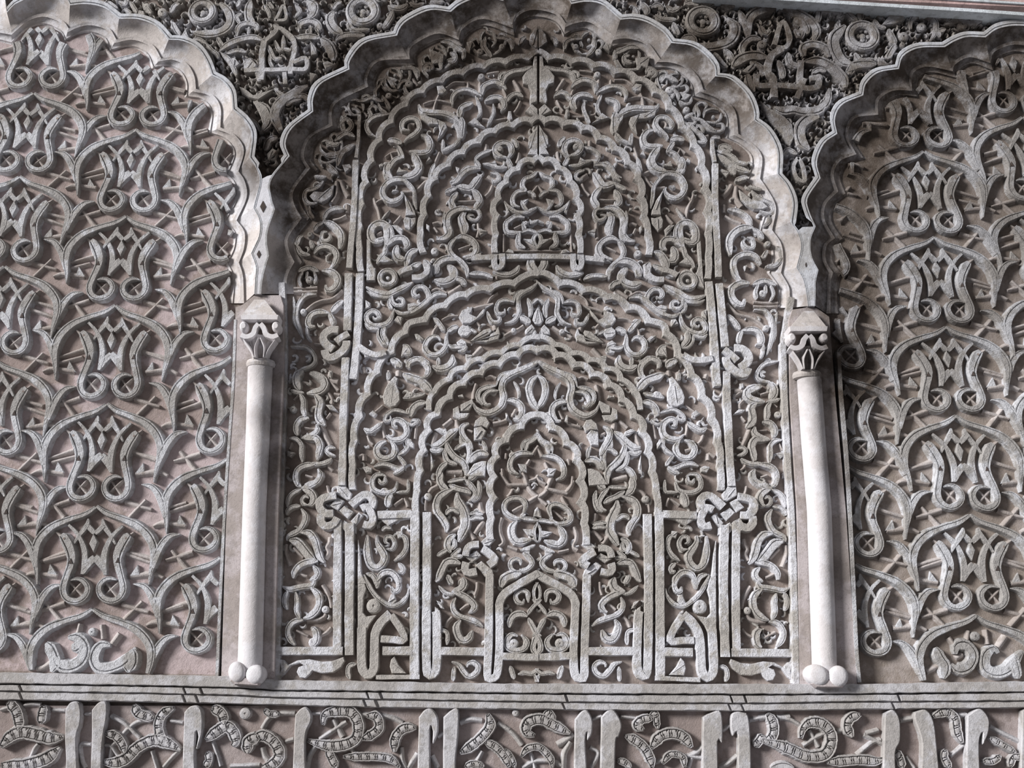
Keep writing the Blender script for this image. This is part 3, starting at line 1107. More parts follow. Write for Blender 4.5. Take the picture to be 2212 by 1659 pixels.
def stroke(name, pts, kind, top, base, mat, parent, taper=None, jit=True, step=None, edge=None):
    """pts: (px, py, full width px).  edge(s, side) -> extra half-width px"""
    top += random.uniform(-.0013, .0013) if jit else 0
    w0 = max(p[2] for p in pts)
    pr = resample(pts, step or (1.5 if kind == 'L' else max(2.6, min(7, w0*.42))))
    if len(pr) < 3: return None
    a = np.array([P(p[0], p[1], top) for p in pr])
    sc = pxsize(pr[len(pr)//2][0], pr[len(pr)//2][1], top)
    w = np.array([p[2] for p in pr])*.5*sc
    n = len(a); s = np.linspace(0, 1, n)
    if taper == 'both': w *= np.clip(.22 + np.minimum(s, 1-s)*4.2, 0, 1)**.8
    if jit: w *= 1 + np.convolve(np.random.RandomState(random.randrange(10**6)).uniform(-.09, .09, n+2), [.33]*3, 'valid')
    t = np.gradient(a, axis=0); t /= np.maximum(np.hypot(t[:,0], t[:,1]), 1e-9)[:,None]
    nrm = np.c_[-t[:,1], t[:,0]]
    turn = np.sum(t[:-1,0]*t[1:,1]-t[:-1,1]*t[1:,0])
    g = -.45 if turn > 0 else .45
    prof = PROF[kind](g); V = []; Fc = []; m = len(prof)
    dist = s*np.sum(np.hypot(*(a[1:]-a[:-1]).T))/sc
    for i in range(n):
        for (u, h) in prof:
            ww = w[i]
            if edge: ww += edge(dist[i], 1 if u > 0 else -1)*sc
            hh = h
            if kind == 'L' and abs(u) < .65:
                ph = (dist[i] + u*u*6 + u*3) % 17.5
                hh = .66 if (ph < 1.8 or 4.6 < ph < 6.2) else (.97 if abs(u) < .3 else .88)
            y = -(base + (top-base)*hh)
            V.append((a[i,0]+nrm[i,0]*u*ww, y, a[i,1]+nrm[i,1]*u*ww))
    for i in range(n-1):
        for j in range(m-1):
            q = i*m+j; Fc.append((q, q+m, q+m+1, q+1))
    Fc.append(tuple(range(m))); Fc.append(tuple(range((n-1)*m, n*m))[::-1])
    return mesh(name, V, Fc, mat, parent)
def slab(name, poly, top, base, mat, parent, bevel=1.6, label=None, dome=0):
    """raised plate with a bevelled rim, outline in pixels"""
    a = np.array([P(x, y, top) for x, y in poly]); n = len(a)
    area = np.sum(a[:,0]*np.roll(a[:,1],-1)-a[:,1]*np.roll(a[:,0],-1))
    if area < 0: a = a[::-1]
    sc = pxsize(poly[0][0], poly[0][1], top)*bevel
    e = np.roll(a,-1,0)-a; e /= np.maximum(np.hypot(e[:,0],e[:,1]),1e-9)[:,None]
    nin = np.c_[-e[:,1], e[:,0]]; nv = nin+np.roll(nin,1,0); nv /= np.maximum(np.hypot(nv[:,0],nv[:,1]),.35)[:,None]
    b = a + nv*sc
    V = [(p[0],-base,p[1]) for p in a]+[(p[0],-(top-(top-base)*.16),p[1]) for p in a]+[(p[0],-top,p[1]) for p in b]
    Fc = []
    for k in (0, n):
        for i in range(n): j = (i+1)%n; Fc.append((k+i, k+j, k+n+j, k+n+i))
    if dome:
        c = b.mean(0); V.append((c[0], -(top+dome), c[1]))
        for i in range(n): Fc.append((2*n+i, 2*n+(i+1)%n, 3*n))
    else:
        for tr in tessellate_polygon([[Vector((p[0],p[1],0)) for p in b]]): Fc.append(tuple(2*n+i for i in tr))
    return mesh(name, V, Fc, mat, parent, label=label)
def lathe(name, cx, cy, r, prof, top, base, mat, parent, seg=20, sq=1.0):
    x, z = P(cx, cy, top); sc = pxsize(cx, cy, top)*r; V = []; Fc = []
    for (u, h) in prof:
        for k in range(seg):
            q = 2*math.pi*k/seg; V.append((x+math.cos(q)*sc*u, -(base+(top-base)*h), z+math.sin(q)*sc*u*sq))
    for i in range(len(prof)-1):
        for k in range(seg): l = (k+1)%seg; Fc.append((i*seg+k, i*seg+l, (i+1)*seg+l, (i+1)*seg+k))
    Fc.append(tuple((len(prof)-1)*seg+k for k in range(seg)))
    return mesh(name, V, Fc, mat, parent)
BOSS = [(1.1,0),(1,.7),(.88,.93),(.6,1),(.2,1.02),(.12,.9)]
RING = [(1,0),(1,.8),(.92,1),(.86,1),(.82,.86),(.78,1),(.55,.96),(.46,.85),(.42,.35),(.2,.35),(.16,.75),(.05,.8)]
# ---- mirror map of the middle panel (thin-plate spline through measured pairs)
def tps(pairs, lam=40.):
    A = np.array(pairs, float); X = A[:,:2]/1000; Y = A[:,2:]/1000
    def U(r): return np.where(r > 1e-9, r*r*np.log(np.maximum(r, 1e-9)), 0)
    n = len(X); K = U(np.hypot(X[:,None,0]-X[None,:,0], X[:,None,1]-X[None,:,1])) + np.eye(n)*lam*1e-6
    Pm = np.c_[np.ones(n), X]; M = np.block([[K, Pm], [Pm.T, np.zeros((3,3))]])
    sol = np.linalg.solve(M, np.r_[Y, np.zeros((3,2))])
    def f(x, y):
        q = np.array([x, y])/1000
        u = U(np.hypot(X[:,0]-q[0], X[:,1]-q[1]))
        r = (u @ sol[:n] + sol[n] + q[0]*sol[n+1] + q[1]*sol[n+2])*1000
        return float(r[0]), float(r[1])
    return f
MIR = tps(PAIRS)
def parse(block):
    ox, oy, sc, txt = block
    for ln in txt.strip().splitlines():
        f = ln.split(); k, w = f[0], float(f[1])/sc; pts = []
        for q in f[2:]:
            v = [float(t) for t in q.split(',')]
            pts.append((v[0]/sc+ox, v[1]/sc+oy, v[2]/sc if len(v) > 2 else w))
        yield k, w, pts
def turning(pts):
    a = np.array([p[:2] for p in pts]); t = a[1:]-a[:-1]; ang = np.unwrap(np.arctan2(t[:,1], t[:,0]))
    return abs(ang[-1]-ang[0])
ZC = dict(base=-.062, B=-.031, K=-.027, S=-.037, T=-.045, P=-.037, O=-.036, R=-.032, L=-.034)
def carve(k, w, pts, Z, mats, parent):
    hi, lo = mats
    if k in 'OR':
        o_ = lathe('boss' if k == 'O' else 'rosette_ring', pts[0][0], pts[0][1], w, BOSS if k == 'O' else RING, Z[k], Z['base'], hi, parent, 20 if k == 'O' else 28)
        if k == 'R' and w > 25:
            for q in range(5):
                a_ = 1.2566*q+.4; lathe('petal', pts[0][0]+math.cos(a_)*w*.29, pts[0][1]+math.sin(a_)*w*.29, w*.15, BOSS, Z[k]-.012, Z['base'], hi, o_, 8)
        return o_
    if k == 'P':
        a_ = np.array([p[:2] for p in pts]); cen = a_.mean(0); far = a_[np.argmax(np.hypot(*(a_-cen).T))]
        o_ = slab('leaf', [p[:2] for p in pts], Z['P']+random.uniform(-.001,.001), Z['base'], hi, parent, bevel=max(1.2, Z.get('bev', 1.8)))
        ext = np.hypot(*(a_-cen).T); 
        if 9 < ext.max() < 40 and ext.min() > 3.5:
            stroke('leaf_vein', [(*(cen-(far-cen)*.35), 2.6), (*(cen+(far-cen)*.3), 2.2), (*(cen+(far-cen)*.7), 1.2)], 'T', Z['P']+.0022, Z['P']-.004, hi, o_)
        return o_
    sm = cr(pts, 6)
    sm = [(p[0], p[1], max(p[2], .5)) for p in sm]
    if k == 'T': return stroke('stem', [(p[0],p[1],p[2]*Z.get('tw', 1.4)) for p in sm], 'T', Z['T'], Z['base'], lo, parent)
    if k == 'S':
        nm = 'scroll' if turning(pts) > 2.6 else 'curved_leaf'
        return stroke(nm, [(p[0],p[1],p[2]*1.16) for p in sm], 'S', Z['S'], Z['base'], hi, parent, taper='both')
    if k == 'L': return stroke('ribbed_leaf', sm, 'L', Z['L'], Z['base'], hi, parent, taper='both')
    return stroke('knot_strand' if k == 'K' else 'strap', sm if k == 'K' else cr(pts, 4) if turning(pts) > 1 else pts, 'B', Z[k], Z['base'], hi, parent)
# ================= the wall itself
def box_px(name, x0, y0, x1, y1, top, base, mat, parent=None, label=None, bevel=0.01):
    return slab(name, [(x0,y0),(x1,y0),(x1,y1),(x0,y1)], top, base, mat, parent, bevel, label)
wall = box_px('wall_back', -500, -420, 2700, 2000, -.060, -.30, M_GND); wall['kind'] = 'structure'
# ================= arches
def lobes(txt, ctr, off=0., cusp=0.):
    out = []; cur = []
    for q in txt.split():
        st = q.endswith('*'); x, y = [float(v) for v in q.strip('*').split(',')]
        ty = ctr[1] if y < ctr[1] else y; dx, dy = ctr[0]-x, ty-y; l = math.hypot(dx, dy) or 1
        o = off + (cusp if st else 0)
        p = (x+dx/l*o, y+dy/l*o); cur.append(p)
        if st:
            if len(cur) > 1: out.append(cur)
            cur = [p]
    return [resample(cr(c, 6), 1e9) if len(c) < 2 else [tuple(v) for v in rs(c)] for c in out]
def rs(c, n=14):
    a = np.array(cr(c, 8)); d = np.r_[0, np.cumsum(np.hypot(*(a[1:]-a[:-1]).T))]
    s = np.linspace(0, d[-1], n); return np.c_[np.interp(s, d, a[:,0]), np.interp(s, d, a[:,1])]
def loft(name, A, B, dA, dB, steps, mat, parent, bulge=0.):
    rows = []
    for k in range(steps+1):
        t = k/steps; d = dA + (dB-dA)*math.sin(t*math.pi/2)**(.9)
        rows.append([(lambda q: (q[0], -d, q[1]))(P(a[0]+(b[0]-a[0])*t, a[1]+(b[1]-a[1])*t, d)) for a, b in zip(A, B)])
    n = len(A); V = [v for r in rows for v in r]
    Fc = [(i*n+j, i*n+j+1, (i+1)*n+j+1, (i+1)*n+j) for i in range(steps) for j in range(n-1)]
    return mesh(name, V, Fc, mat, parent, smooth=True)
ACTR = {'L': (20, 500), 'C': (1163, 430), 'R': (2270, 540)}
ALAB = {'L': 'scalloped stucco arch head at the left, its inner curve brightly lit', 'C': 'large central scalloped arch head with stepped lobed moulding, soot-stained on its left',
        'R': 'darker scalloped arch head at the right, blackened inside its lobes'}
THIRD = {}
for key in 'LCR':
    ctr = ACTR[key]; T = thing('scalloped_arch', ALAB[key], 'arch', 'scalloped arch heads in a row', at=(ctr[0] if key=='C' else (ctr[0]+300 if key=='L' else ctr[0]-250), 300, 0))
    o1, o2 = ARCH[key]
    A = lobes(o1, ctr); B = lobes(o2, ctr); B2 = lobes(o2, ctr, 7, 2); Cc = lobes(o2, ctr, 21, 4); D = lobes(o2, ctr, 26, 5)
    OUT = []
    for lo in A:
        row = []
        for (x, y) in lo:
            ty = ctr[1] if y < ctr[1] else y; dx, dy = x-ctr[0], y-ty; q_ = math.hypot(dx, dy) or 1
            narrow = (key == 'L' and y > 360) or (key == 'C' and x < 1100 and y > 350) or (key != 'L' and x > 1600 and y > 480)
            o_ = 5 if narrow else 13; row.append((x+dx/q_*o_, y+dy/q_*o_))
        OUT.append(row)
    THIRD[key] = [p for l in D for p in l]
    for i in range(len(A)):
        # flat lip with an incised line, as one loft: outer edge, groove, rim
        rows = []; O, I = np.array(OUT[i]), np.array(A[i])
        for (t, d) in ((0,-.060),(0,-.002),(.06,0),(.55,0),(.60,-.006),(.68,-.006),(.73,.001),(.97,.001),(1,-.003)):
            rows.append([(P(*(o+(n_-o)*t), d), d) for o, n_ in zip(O, I)])
        n = len(O); V = [(q[0][0], -q[1], q[0][1]) for r in rows for q in r]
        Fc = [(a*n+j, a*n+j+1, (a+1)*n+j+1, (a+1)*n+j) for a in range(len(rows)-1) for j in range(n-1)]
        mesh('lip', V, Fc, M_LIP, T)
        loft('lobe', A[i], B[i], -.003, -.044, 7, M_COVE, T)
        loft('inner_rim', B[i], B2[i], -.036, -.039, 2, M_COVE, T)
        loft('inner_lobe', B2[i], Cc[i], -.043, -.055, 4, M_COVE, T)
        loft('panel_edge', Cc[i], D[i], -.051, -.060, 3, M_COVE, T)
# ================= tongues between the arches, column backings
Tb = thing('column_backing', 'plaster backing of the left column with lozenge-marked tongue between the arches', 'pilaster', 'pilasters between the arches', at=(545, 1460, 0))
def path(key, lo, hi): 
    pts = [p for l in lobes(ARCH[key][0], ACTR[key]) for p in l]
    pts = [p for i, p in enumerate(pts) if i == 0 or math.dist(p, pts[i-1]) > .4]
    return [p for p in pts if lo <= p[1] <= hi and ((p[0] > 400 and p[0] < 700) or (p[0] > 1600 and p[0] < 1850))]
l = path('L', 385, 636); c = [p for p in path('C', 375, 636) if p[0] < 700]
slab('tongue', [(577,380)]+l+c[::1], -.001, -.060, M_TONG, Tb, .5)
for (x, y, a, b) in ((568,446,7,13),(559,549,5,9)):
    slab('lozenge', [(x,y-b),(x+a,y),(x,y+b),(x-a,y)], .0008, -.03, M_CUTSHADE, Tb, .5, label='small lozenge plate painted dark for the shade of a recess')
slab('backing', [(508,664),(505,820),(488,1100),(477,1462),(592,1484),(598,1250),(602,1100),(613,820),(613,660),(606,637),(564,637),(549,637),(524,657)], -.014, -.060, M_SLAB, Tb, 1)
Tb2 = thing('column_backing', 'plaster backing of the right column with narrow pointed tongue between the arches', 'pilaster', 'pilasters between the arches', at=(1785, 1475, 0))
c = [p for p in path('C', 495, 665) if p[0] > 1600]; r = path('R', 485, 665)
slab('tongue', [(1733,490)]+c+r, -.001, -.060, M_LIP, Tb2, .5)
slab('lozenge', [(1741,566),(1743,572),(1741,577),(1739,572)], .0008, -.03, M_CUTSHADE, Tb2, .3, label='tiny mark painted dark for the shade of a piercing')
slab('backing', [(1704,690),(1706,860),(1721,1100),(1728,1482),(1852,1478),(1838,1250),(1828,1100),(1806,860),(1792,684),(1764,664),(1745,663),(1712,668)], -.014, -.060, M_SLAB, Tb2, 1)
# ================= columns
def column(label, ax, cap, base, mirror=1):
    T = thing('colonnette', label, 'column', 'engaged colonnettes', at=(ax[0][0], ax[0][1], 0))
    # shaft: half round
    V = []; Fc = []; seg = 12; n = 16
    pts = resample(ax, 1e-9+abs(ax[0][1]-ax[-1][1])/64)
    for (px, py, w) in pts:
        x, z = P(px, py, .012); r = w*.5*pxsize(px, py, .012)
        for k in range(seg+1):
            q = math.pi*k/seg; V.append((x-math.cos(q)*r, .012-math.sin(q)*r*.95-.004, z))
    m = seg+1
    for i in range(len(pts)-1):
        for k in range(seg): Fc.append((i*m+k, i*m+k+1, (i+1)*m+k+1, (i+1)*m+k))
    mesh('shaft', V, Fc, M_WHITE, T, smooth=True)
    def half(name, rows, mat, dep=.95, seg=16, flute=0):
        V = []; Fc = []; m = seg+1
        for (px, py, w) in rows:
            x, z = P(px, py, .02); r = w*.5*pxsize(px, py, .02)
            for k in range(m):
                q = math.pi*k/seg; rr = r*(1-(flute if k % 4 in (1, 2) else 0))
                V.append((x-math.cos(q)*rr, .010-math.sin(q)*rr*dep, z))
        for i in range(len(rows)-1):
            for k in range(seg): Fc.append((i*m+k, i*m+k+1, (i+1)*m+k+1, (i+1)*m+k))
        Fc.append(tuple(range(m))); Fc.append(tuple(range((len(rows)-1)*m, len(rows)*m)))
        return mesh(name, V, Fc, mat, T)
    cx, y0 = cap   # centre of the ring under the capital
    k = 1
    half('ring', [(cx,y0+8,50),(cx,y0+6,60),(cx,y0,64),(cx,y0-7,60),(cx,y0-9,46)], M_COVE)
    half('bell', [(cx,y0-8,38),(cx,y0-25,42),(cx-1,y0-42,56),(cx-1,y0-58,80)], M_COVE, .75, 32, .10)
    # palm-shaped leaf outlines on the bell
    for s in (-1, 1):
        stroke('flute_rib', cr([(cx+s*12,y0-12,5),(cx+s*20,y0-30,5),(cx+s*34,y0-50,5)], 4), 'T', .048, .01, M_WHITE, T)
        stroke('flute_rib', cr([(cx+s*9,y0-12,5),(cx+s*10,y0-34,5),(cx+s*2,y0-54,5)], 4), 'T', .052, .01, M_WHITE, T)
        stroke('volute_band', cr([(cx+s*2,y0-84,11),(cx+s*9,y0-76,11),(cx+s*14,y0-62,12),(cx+s*28,y0-56,12),(cx+s*40,y0-60,11)], 5), 'B', .050, .0, M_WHITE, T)
        lathe('volute', cx+s*35, y0-80, 10, [(1,0),(1,.5),(.85,.85),(.5,1),(.1,1)], .052, .0, M_WHITE, T, 16, 1.25)
    slab('bell_back', [(cx-38,y0-90),(cx+38,y0-90),(cx+34,y0-52),(cx-34,y0-52)], .018, -.03, M_GND, T, 2)
    slab('abacus', [(cx-42,y0-104),(cx+42,y0-104),(cx+40,y0-92),(cx-40,y0-92)], .055, -.03, M_WHITE, T, 1.5)
    # impost: sloping block
    a = [P(cx+dx, y0-103, .052) for dx in (-38, 38)]; b = [P(cx+dx, y0-136, .004) for dx in (-11, 11)]
    c0 = [P(cx+dx, y0-103, .0) for dx in (-40, 40)]
    V = [(a[0][0],-.052,a[0][1]),(a[1][0],-.052,a[1][1]),(b[1][0],-.004,b[1][1]),(b[0][0],-.004,b[0][1]),(c0[0][0],.02,c0[0][1]),(c0[1][0],.02,c0[1][1])]
    mesh('impost', V, [(0,1,2,3),(0,3,4),(1,5,2),(0,4,5,1)], M_COVE, T)
    for s, (bx, by, rx, ry, rot) in zip((-1, 1), base):
        poly = []; 
        for i in range(22):
            q = 2*math.pi*i/22; u, v = rx*math.cos(q), ry*math.sin(q)*(1.12 if math.sin(q) < 0 else 1)
            poly.append((bx+u*math.cos(rot)-v*math.sin(rot), by+u*math.sin(rot)+v*math.cos(rot)))
        x, z = P(bx, by, .045); sc = pxsize(bx, by, .045); V = []; Fc = []; m = len(poly)
        for (f, d) in ((1,-.02),(1.02,.020),(.97,.032),(.86,.039),(.6,.043),(.2,.044)):
            for (qx, qy) in poly: V.append((x+(qx-bx)*f*sc, -d, z-(qy-by)*f*sc))
        for i in range(5):
            for j in range(m): l2 = (j+1)%m; Fc.append((i*m+j, i*m+l2, (i+1)*m+l2, (i+1)*m+j))
        Fc.append(tuple(5*m+j for j in range(m)))
        mesh('base_lobe', V, Fc, M_WHITE, T, smooth=True)
    (ax_, ay_, *_), (bx_, by_, *_) = base
    slab('plinth', [(ax_-10,ay_+8),(bx_+8,by_+6),(bx_+16,by_+12),(bx_+8,by_+24),(ax_-4,ay_+27),(ax_-14,ay_+18)], .036, -.02, M_SLAB, T, 3)
    return T
column('smooth white half-round column in left of picture, its capital still sharply carved', [(533,1476,8),(536,1462,34),(537.5,1440,54),(547,1100,51),(554,950,52),(560,790,54)], (560,783), ((510,1453,19,22,-.3),(549,1458,21,20,.5)))
column('smooth white half-round column in right of picture, beside the darker panel', [(1792,1480,8),(1788,1464,34),(1784,1440,54),(1772.5,1100,53),(1760,950,53),(1750,808,53)], (1747,808), ((1768,1459,26,21,.5),(1813,1462,22,22,.35)))
# ================= side panels with the repeated ogee lattice
def inside(poly, x, y):
    r = False; n = len(poly); j = n-1
    for i in range(n):
        xi, yi = poly[i]; xj, yj = poly[j]
        if (yi > y) != (yj > y) and x < (xj-xi)*(y-yi)/(yj-yi)+xi: r = not r
        j = i
    return r
def side_panel(label, cols, clip, frame, key, last, gpoly):
    T = thing('lattice_relief', label, 'wall panel', 'lattice panels either side of the middle arch', at=(230 if key=='L' else 2040, 1450, -.05))
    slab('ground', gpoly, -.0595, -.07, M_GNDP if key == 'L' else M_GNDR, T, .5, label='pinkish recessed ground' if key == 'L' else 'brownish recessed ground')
    mot = []
    for ln in MOTIF.strip().splitlines():
        f = ln.split(); pts = [[float(v) for v in q.split(',')] for q in f[2:]]
        mot.append((f[0], pts))
    cpt = [tuple(float(v) for v in q.split(',')) for q in MOTIF_C.split()[2:]]
    for col in cols:
        for i in range(len(col)-1):
            A0, A1 = np.array(col[i]), np.array(col[i+1])
            hs = (A0[1]+9200)/(870+9200)*(1.0 if key == 'L' else 1.0); vs_ = np.linalg.norm(A1-A0)/221.
            is_last = A1[1] > 1500
            for sgn in (1, -1):
                for nm, pts in mot:
                    jx, jy = random.uniform(-1.2,1.2), random.uniform(-1.2,1.2)
                    if is_last and nm != 'limb' and nm != 'side_leaf' and not (nm == 'twig' and pts[0][1] < 130): continue
                    q = []
                    for p in pts:
                        t = (p[1]-85)/915; du = (p[0]-(950-85*t))/4.148*hs*sgn
                        c_ = A0+(A1-A0)*t
                        q.append((c_[0]+du+jx, c_[1]+jy+du*.01, (p[2]/4.148*hs*1.06 if len(p) > 2 else 0)))
                    if nm == 'barb':
                        if all(inside(clip, v[0], v[1]) for v in q): slab('barb', [v[:2] for v in q], -.046, -.060, M_SIDE, T, 1.2)
                        continue
                    if nm == 'twig':
                        e0, e1 = q[0], q[-1]; l_ = math.dist(e0[:2], e1[:2]) or 1; ux, uy = (e1[0]-e0[0])/l_*4.5, (e1[1]-e0[1])/l_*4.5
                        q = [(e0[0]-ux, e0[1]-uy, e0[2])]+q[1:-1]+[(e1[0]+ux, e1[1]+uy, e1[2])]
                    sm = resample(cr(q, 6), 4.); run = []; best = []
                    for v in sm:
                        if inside(clip, v[0], v[1]): run.append(v)
                        else: run = []
                        if len(run) > len(best): best = list(run)
                    if len(best) < 4: continue
                    if nm in ('limb', 'side_leaf', 'hook_scroll'):
                        ho = stroke(nm, best, 'S', {'limb': -.0345, 'side_leaf': -.0355, 'hook_scroll': -.033}[nm], -.060, M_SIDE, T)
                        if nm == 'hook_scroll' and best[0][1] < sm[1][1]+1:
                            hx, hy = q[1][0]+(q[2][0]-q[1][0])*.15, q[1][1]+(q[2][1]-q[1][1])*.15
                            tx = []
                            for (zx, zy) in ((700,552),(678,598),(716,600)):
                                t = (zy-85)/915; c_ = A0+(A1-A0)*t; tx.append((c_[0]+(zx-(950-85*t))/4.148*hs*sgn+jx, c_[1]+jy))
                            if all(inside(clip, *v) for v in tx): slab('arrow_shade', tx, -.0312, -.04, M_CUTSHADE, ho, .4)  # dark plate painting the shade of an arrow-shaped cut
                            if inside(clip, hx, hy): lathe('eye_pit', hx, hy, 2.6, [(1,0),(1,1)], -.0325, -.04, M_GND, ho, 6)
                    elif nm == 'inner_stem': stroke(nm, [(v[0],v[1],v[2]*1.25) for v in best], 'B', -.040, -.060, M_SIDE, T)
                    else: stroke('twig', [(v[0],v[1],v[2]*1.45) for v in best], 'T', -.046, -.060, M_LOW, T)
            if not is_last:
                q = [tuple((A0+(A1-A0)*((p[1]-85)/915))+np.array([(p[0]-(950-85*((p[1]-85)/915)))/4.148*hs, 0])) for p in cpt]
                if all(inside(clip, *v) for v in q): slab('bud', q, -.041, -.060, M_SIDE, T, 2.5)
    for k, w, pts in parse(last): carve(k, w, pts, ZC, (M_SIDE, M_LOW), T)
    for f in frame: stroke('frame_strip', [(p[0], p[1], f[0]) for p in cr(f[1], 6)], 'B', -.012, -.060, M_SIDE, T, step=22)
    return T
LB = [p for p in THIRD['L'] if p[1] > -60]
clipL = [(-70,-60)]+LB+[(506,660),(499,820),(484,1100),(470,1458),(-70,1448)]
side_panel('left carved stucco panel of repeated ogee leaf arches and hooked scrolls on pink ground', COLS_L, clipL,
   [(7,[(508,690),(503,830),(494,960),(485,1100),(475,1300),(468,1462)])], 'L', LASTROW[0], clipL)
RB = THIRD['R']
clipR = RB+[(2290,1470),(1862,1474),(1856,1440),(1846,1200),(1832,1000),(1820,860),(1800,700)]
side_panel('right carved stucco panel of repeated ogee leaf arches, dirty brown near the arch', COLS_R, clipR,
   [(9,[(1812,760),(1818,860),(1830,1000),(1841,1200),(1850,1400),(1857,1474)])], 'R', LASTROW[1], clipR)
# ================= middle panel
TC = thing('arched_relief', 'central carved stucco panel of nested lobed arches, knotted straps and dense scrolls', 'wall panel', at=(1163, 1470, -.05))
for blk in CENTRE:
    for k, w, pts in parse(blk):
        carve(k, w, pts, ZC, (M_TOP, M_LOW), TC)
        mp = []
        for p in pts:
            x, y = MIR(p[0], p[1]); mp.append((x, y, p[2]))
        if k in 'OR' or not all(p[0] > 1230 for p in pts):
            carve(k, w, mp, ZC, (M_TOP, M_LOW), TC)
for (w, nl, txt) in SCALLOP:
    pts = [tuple(float(v) for v in q.split(',')) for q in txt.split()]
    for mir in (0, 1):
        pp = [MIR(*p) for p in pts] if mir else pts
        sm = cr([(p[0], p[1], w*.80) for p in pp], 8)
        L = sum(math.dist(sm[i][:2], sm[i+1][:2]) for i in range(len(sm)-1))
        side = (-1 if not mir else 1)
        def edge(d, s, L=L, nl=nl, side=side, w=w):
            ph = d/L*nl
            a = (1-abs(math.sin(math.pi*ph)))**1.3 * min(1, .22+max(0, d/L-.10)*4.5)
            return a*w*.58 - .08*w if s == side else -a*w*.40 + .08*w
        stroke('scalloped_strap', sm, 'B', -.034, -.060, M_TOP, TC, step=2.6, edge=edge)
# small cut-off blade strips differ from the left ones
stroke('frame_strip', [(p[0], p[1], 13) for p in cr([(1692,740),(1696,860),(1703,1000),(1710,1100),(1716,1250),(1719,1400),(1721,1478)], 6)], 'B', -.016, -.060, M_TOP, TC, step=20)
# ================= spandrels
ZS = dict(base=-.060, B=-.020, K=-.020, S=-.025, T=-.036, P=-.026, O=-.026, R=-.018, L=-.026)
TL = thing('carved_spandrel', 'left spandrel of deep scrolls, rings and knotted letters between two arch heads', 'wall panel', 'spandrels between arch heads', at=(590, 380, -.02))
for blk in SPAN_L:
    for k, w, pts in parse(blk): carve(k, w, pts, ZS, (M_TOP, M_LOW), TL)
TR = thing('carved_spandrel', 'right spandrel of deep scrolls, rings and knotted letters, sooty and dark', 'wall panel', 'spandrels between arch heads', at=(1735, 420, -.02))
for blk in SPAN_R:
    for k, w, pts in parse(blk): carve(k, w, pts, ZS, (M_TOP, M_LOW), TR)
def filler(parent, poly, n, top, seed, size=(5, 11)):
    rnd = random.Random(seed); V = []; Fc = []
    xs = [p[0] for p in poly]; ys = [p[1] for p in poly]; tries = 0; placed = []
    while len(placed) < n and tries < n*30:
        tries += 1
        x, y = rnd.uniform(max(-20, min(xs)), min(2232, max(xs))), rnd.uniform(max(-20, min(ys)), max(ys))
        if not inside(poly, x, y) or any(math.hypot(x-a, y-b) < 8.5 for a, b in placed): continue
        placed.append((x, y)); r = rnd.uniform(*size); a0 = rnd.uniform(0, 6.28); sw = rnd.uniform(2.2, 4.6)*rnd.choice((-1, 1)); w = rnd.uniform(2.2, 3.6)
        tp = top+rnd.uniform(-.004, .004); m = 5; N = 9; b0 = len(V); sc = pxsize(x, y, tp); cx, cz = P(x, y, tp)
        for i in range(N):
            t = i/(N-1); a = a0+sw*t; rr = r*(1-.62*t)*sc; ww = w*sc*(.35+min(1, 3*min(t, 1-t)+.2)*.65)
            for (u, h) in ((-1.2,0),(-.8,.85),(0,1),(.8,.85),(1.2,0)):
                V.append((cx+math.cos(a)*(rr+u*ww), -(-.060+(tp+.060)*h), cz+math.sin(a)*(rr+u*ww)))
        for i in range(N-1):
            for j in range(m-1): q = b0+i*m+j; Fc.append((q, q+m, q+m+1, q+1))
    o = mesh('background_foliage', V, Fc, M_TOP, parent); o['kind'] = 'stuff'
def outl(key, x0, x1): return [p for l in lobes(ARCH[key][0], ACTR[key], -12) for p in l if x0 < p[0] < x1]
filler(TL, [(150,-40)]+[p for p in outl('L',150,700) if p[1] < 372]+[p for p in outl('C',560,1100) if p[1] < 372]+[(1090,-40)], 620, -.034, 3)
filler(TR, [(1240,-40)]+[p for p in outl('C',1230,1760) if p[1] < 490]+[p for p in outl('R',1700,2300) if p[1] < 490]+[(2300,-40)], 900, -.034, 4)
# trefoil sprays filling each lobe of the middle arch
def spray(parent, lobe_in, ctr, s=1.0):
    a, b, mid = lobe_in[0], lobe_in[-1], lobe_in[len(lobe_in)//2]
    wd = math.dist(a, b)*.5; mx, my = (a[0]+b[0])/2, (a[1]+b[1])/2
    ux, uy = (b[0]-a[0])/(2*wd), (b[1]-a[1])/(2*wd); vx, vy = mid[0]-mx, mid[1]-my; l_ = math.hypot(vx, vy) or 1; vx, vy = vx/l_, vy/l_
    def at(u, v): return (mx+ux*u*wd+vx*v*wd, my+uy*u*wd+vy*v*wd)
    for sg in (-1, 1):
        for c, w_ in (([(0,-.5),(.35,-.35),(.62,-.1),(.66,.18),(.45,.26),(.36,.08)], 6.5), ([(.08,-.15),(.28,.05),(.24,.36),(.06,.5)], 5.5)):
            stroke('lobe_curl', [(*at(p[0]*sg, p[1]), w_*s) for p in cr(c, 5)], 'S', -.042, -.060, M_TOP, parent, taper='both')
    lathe('lobe_bud', *at(.05, .18), 3.6*s, BOSS, -.044, -.060, M_TOP, parent, 10)
filler(TC, [p for p in THIRD['C'] if p[1] > -40]+[(1700,900),(1712,1200),(1716,1400),(603,1400),(604,1200),(612,900)], 1000, -.050, 9, (6, 13))
for key, par in (('C', TC),):
    for lo in lobes(ARCH[key][1], ACTR[key], 25, 5):
        m_ = lo[len(lo)//2]
        if m_[1] < 330 and not (1130 < m_[0] < 1190): spray(par, lo, ACTR[key], 1.0 if math.dist(lo[0], lo[-1]) > 50 else .8)
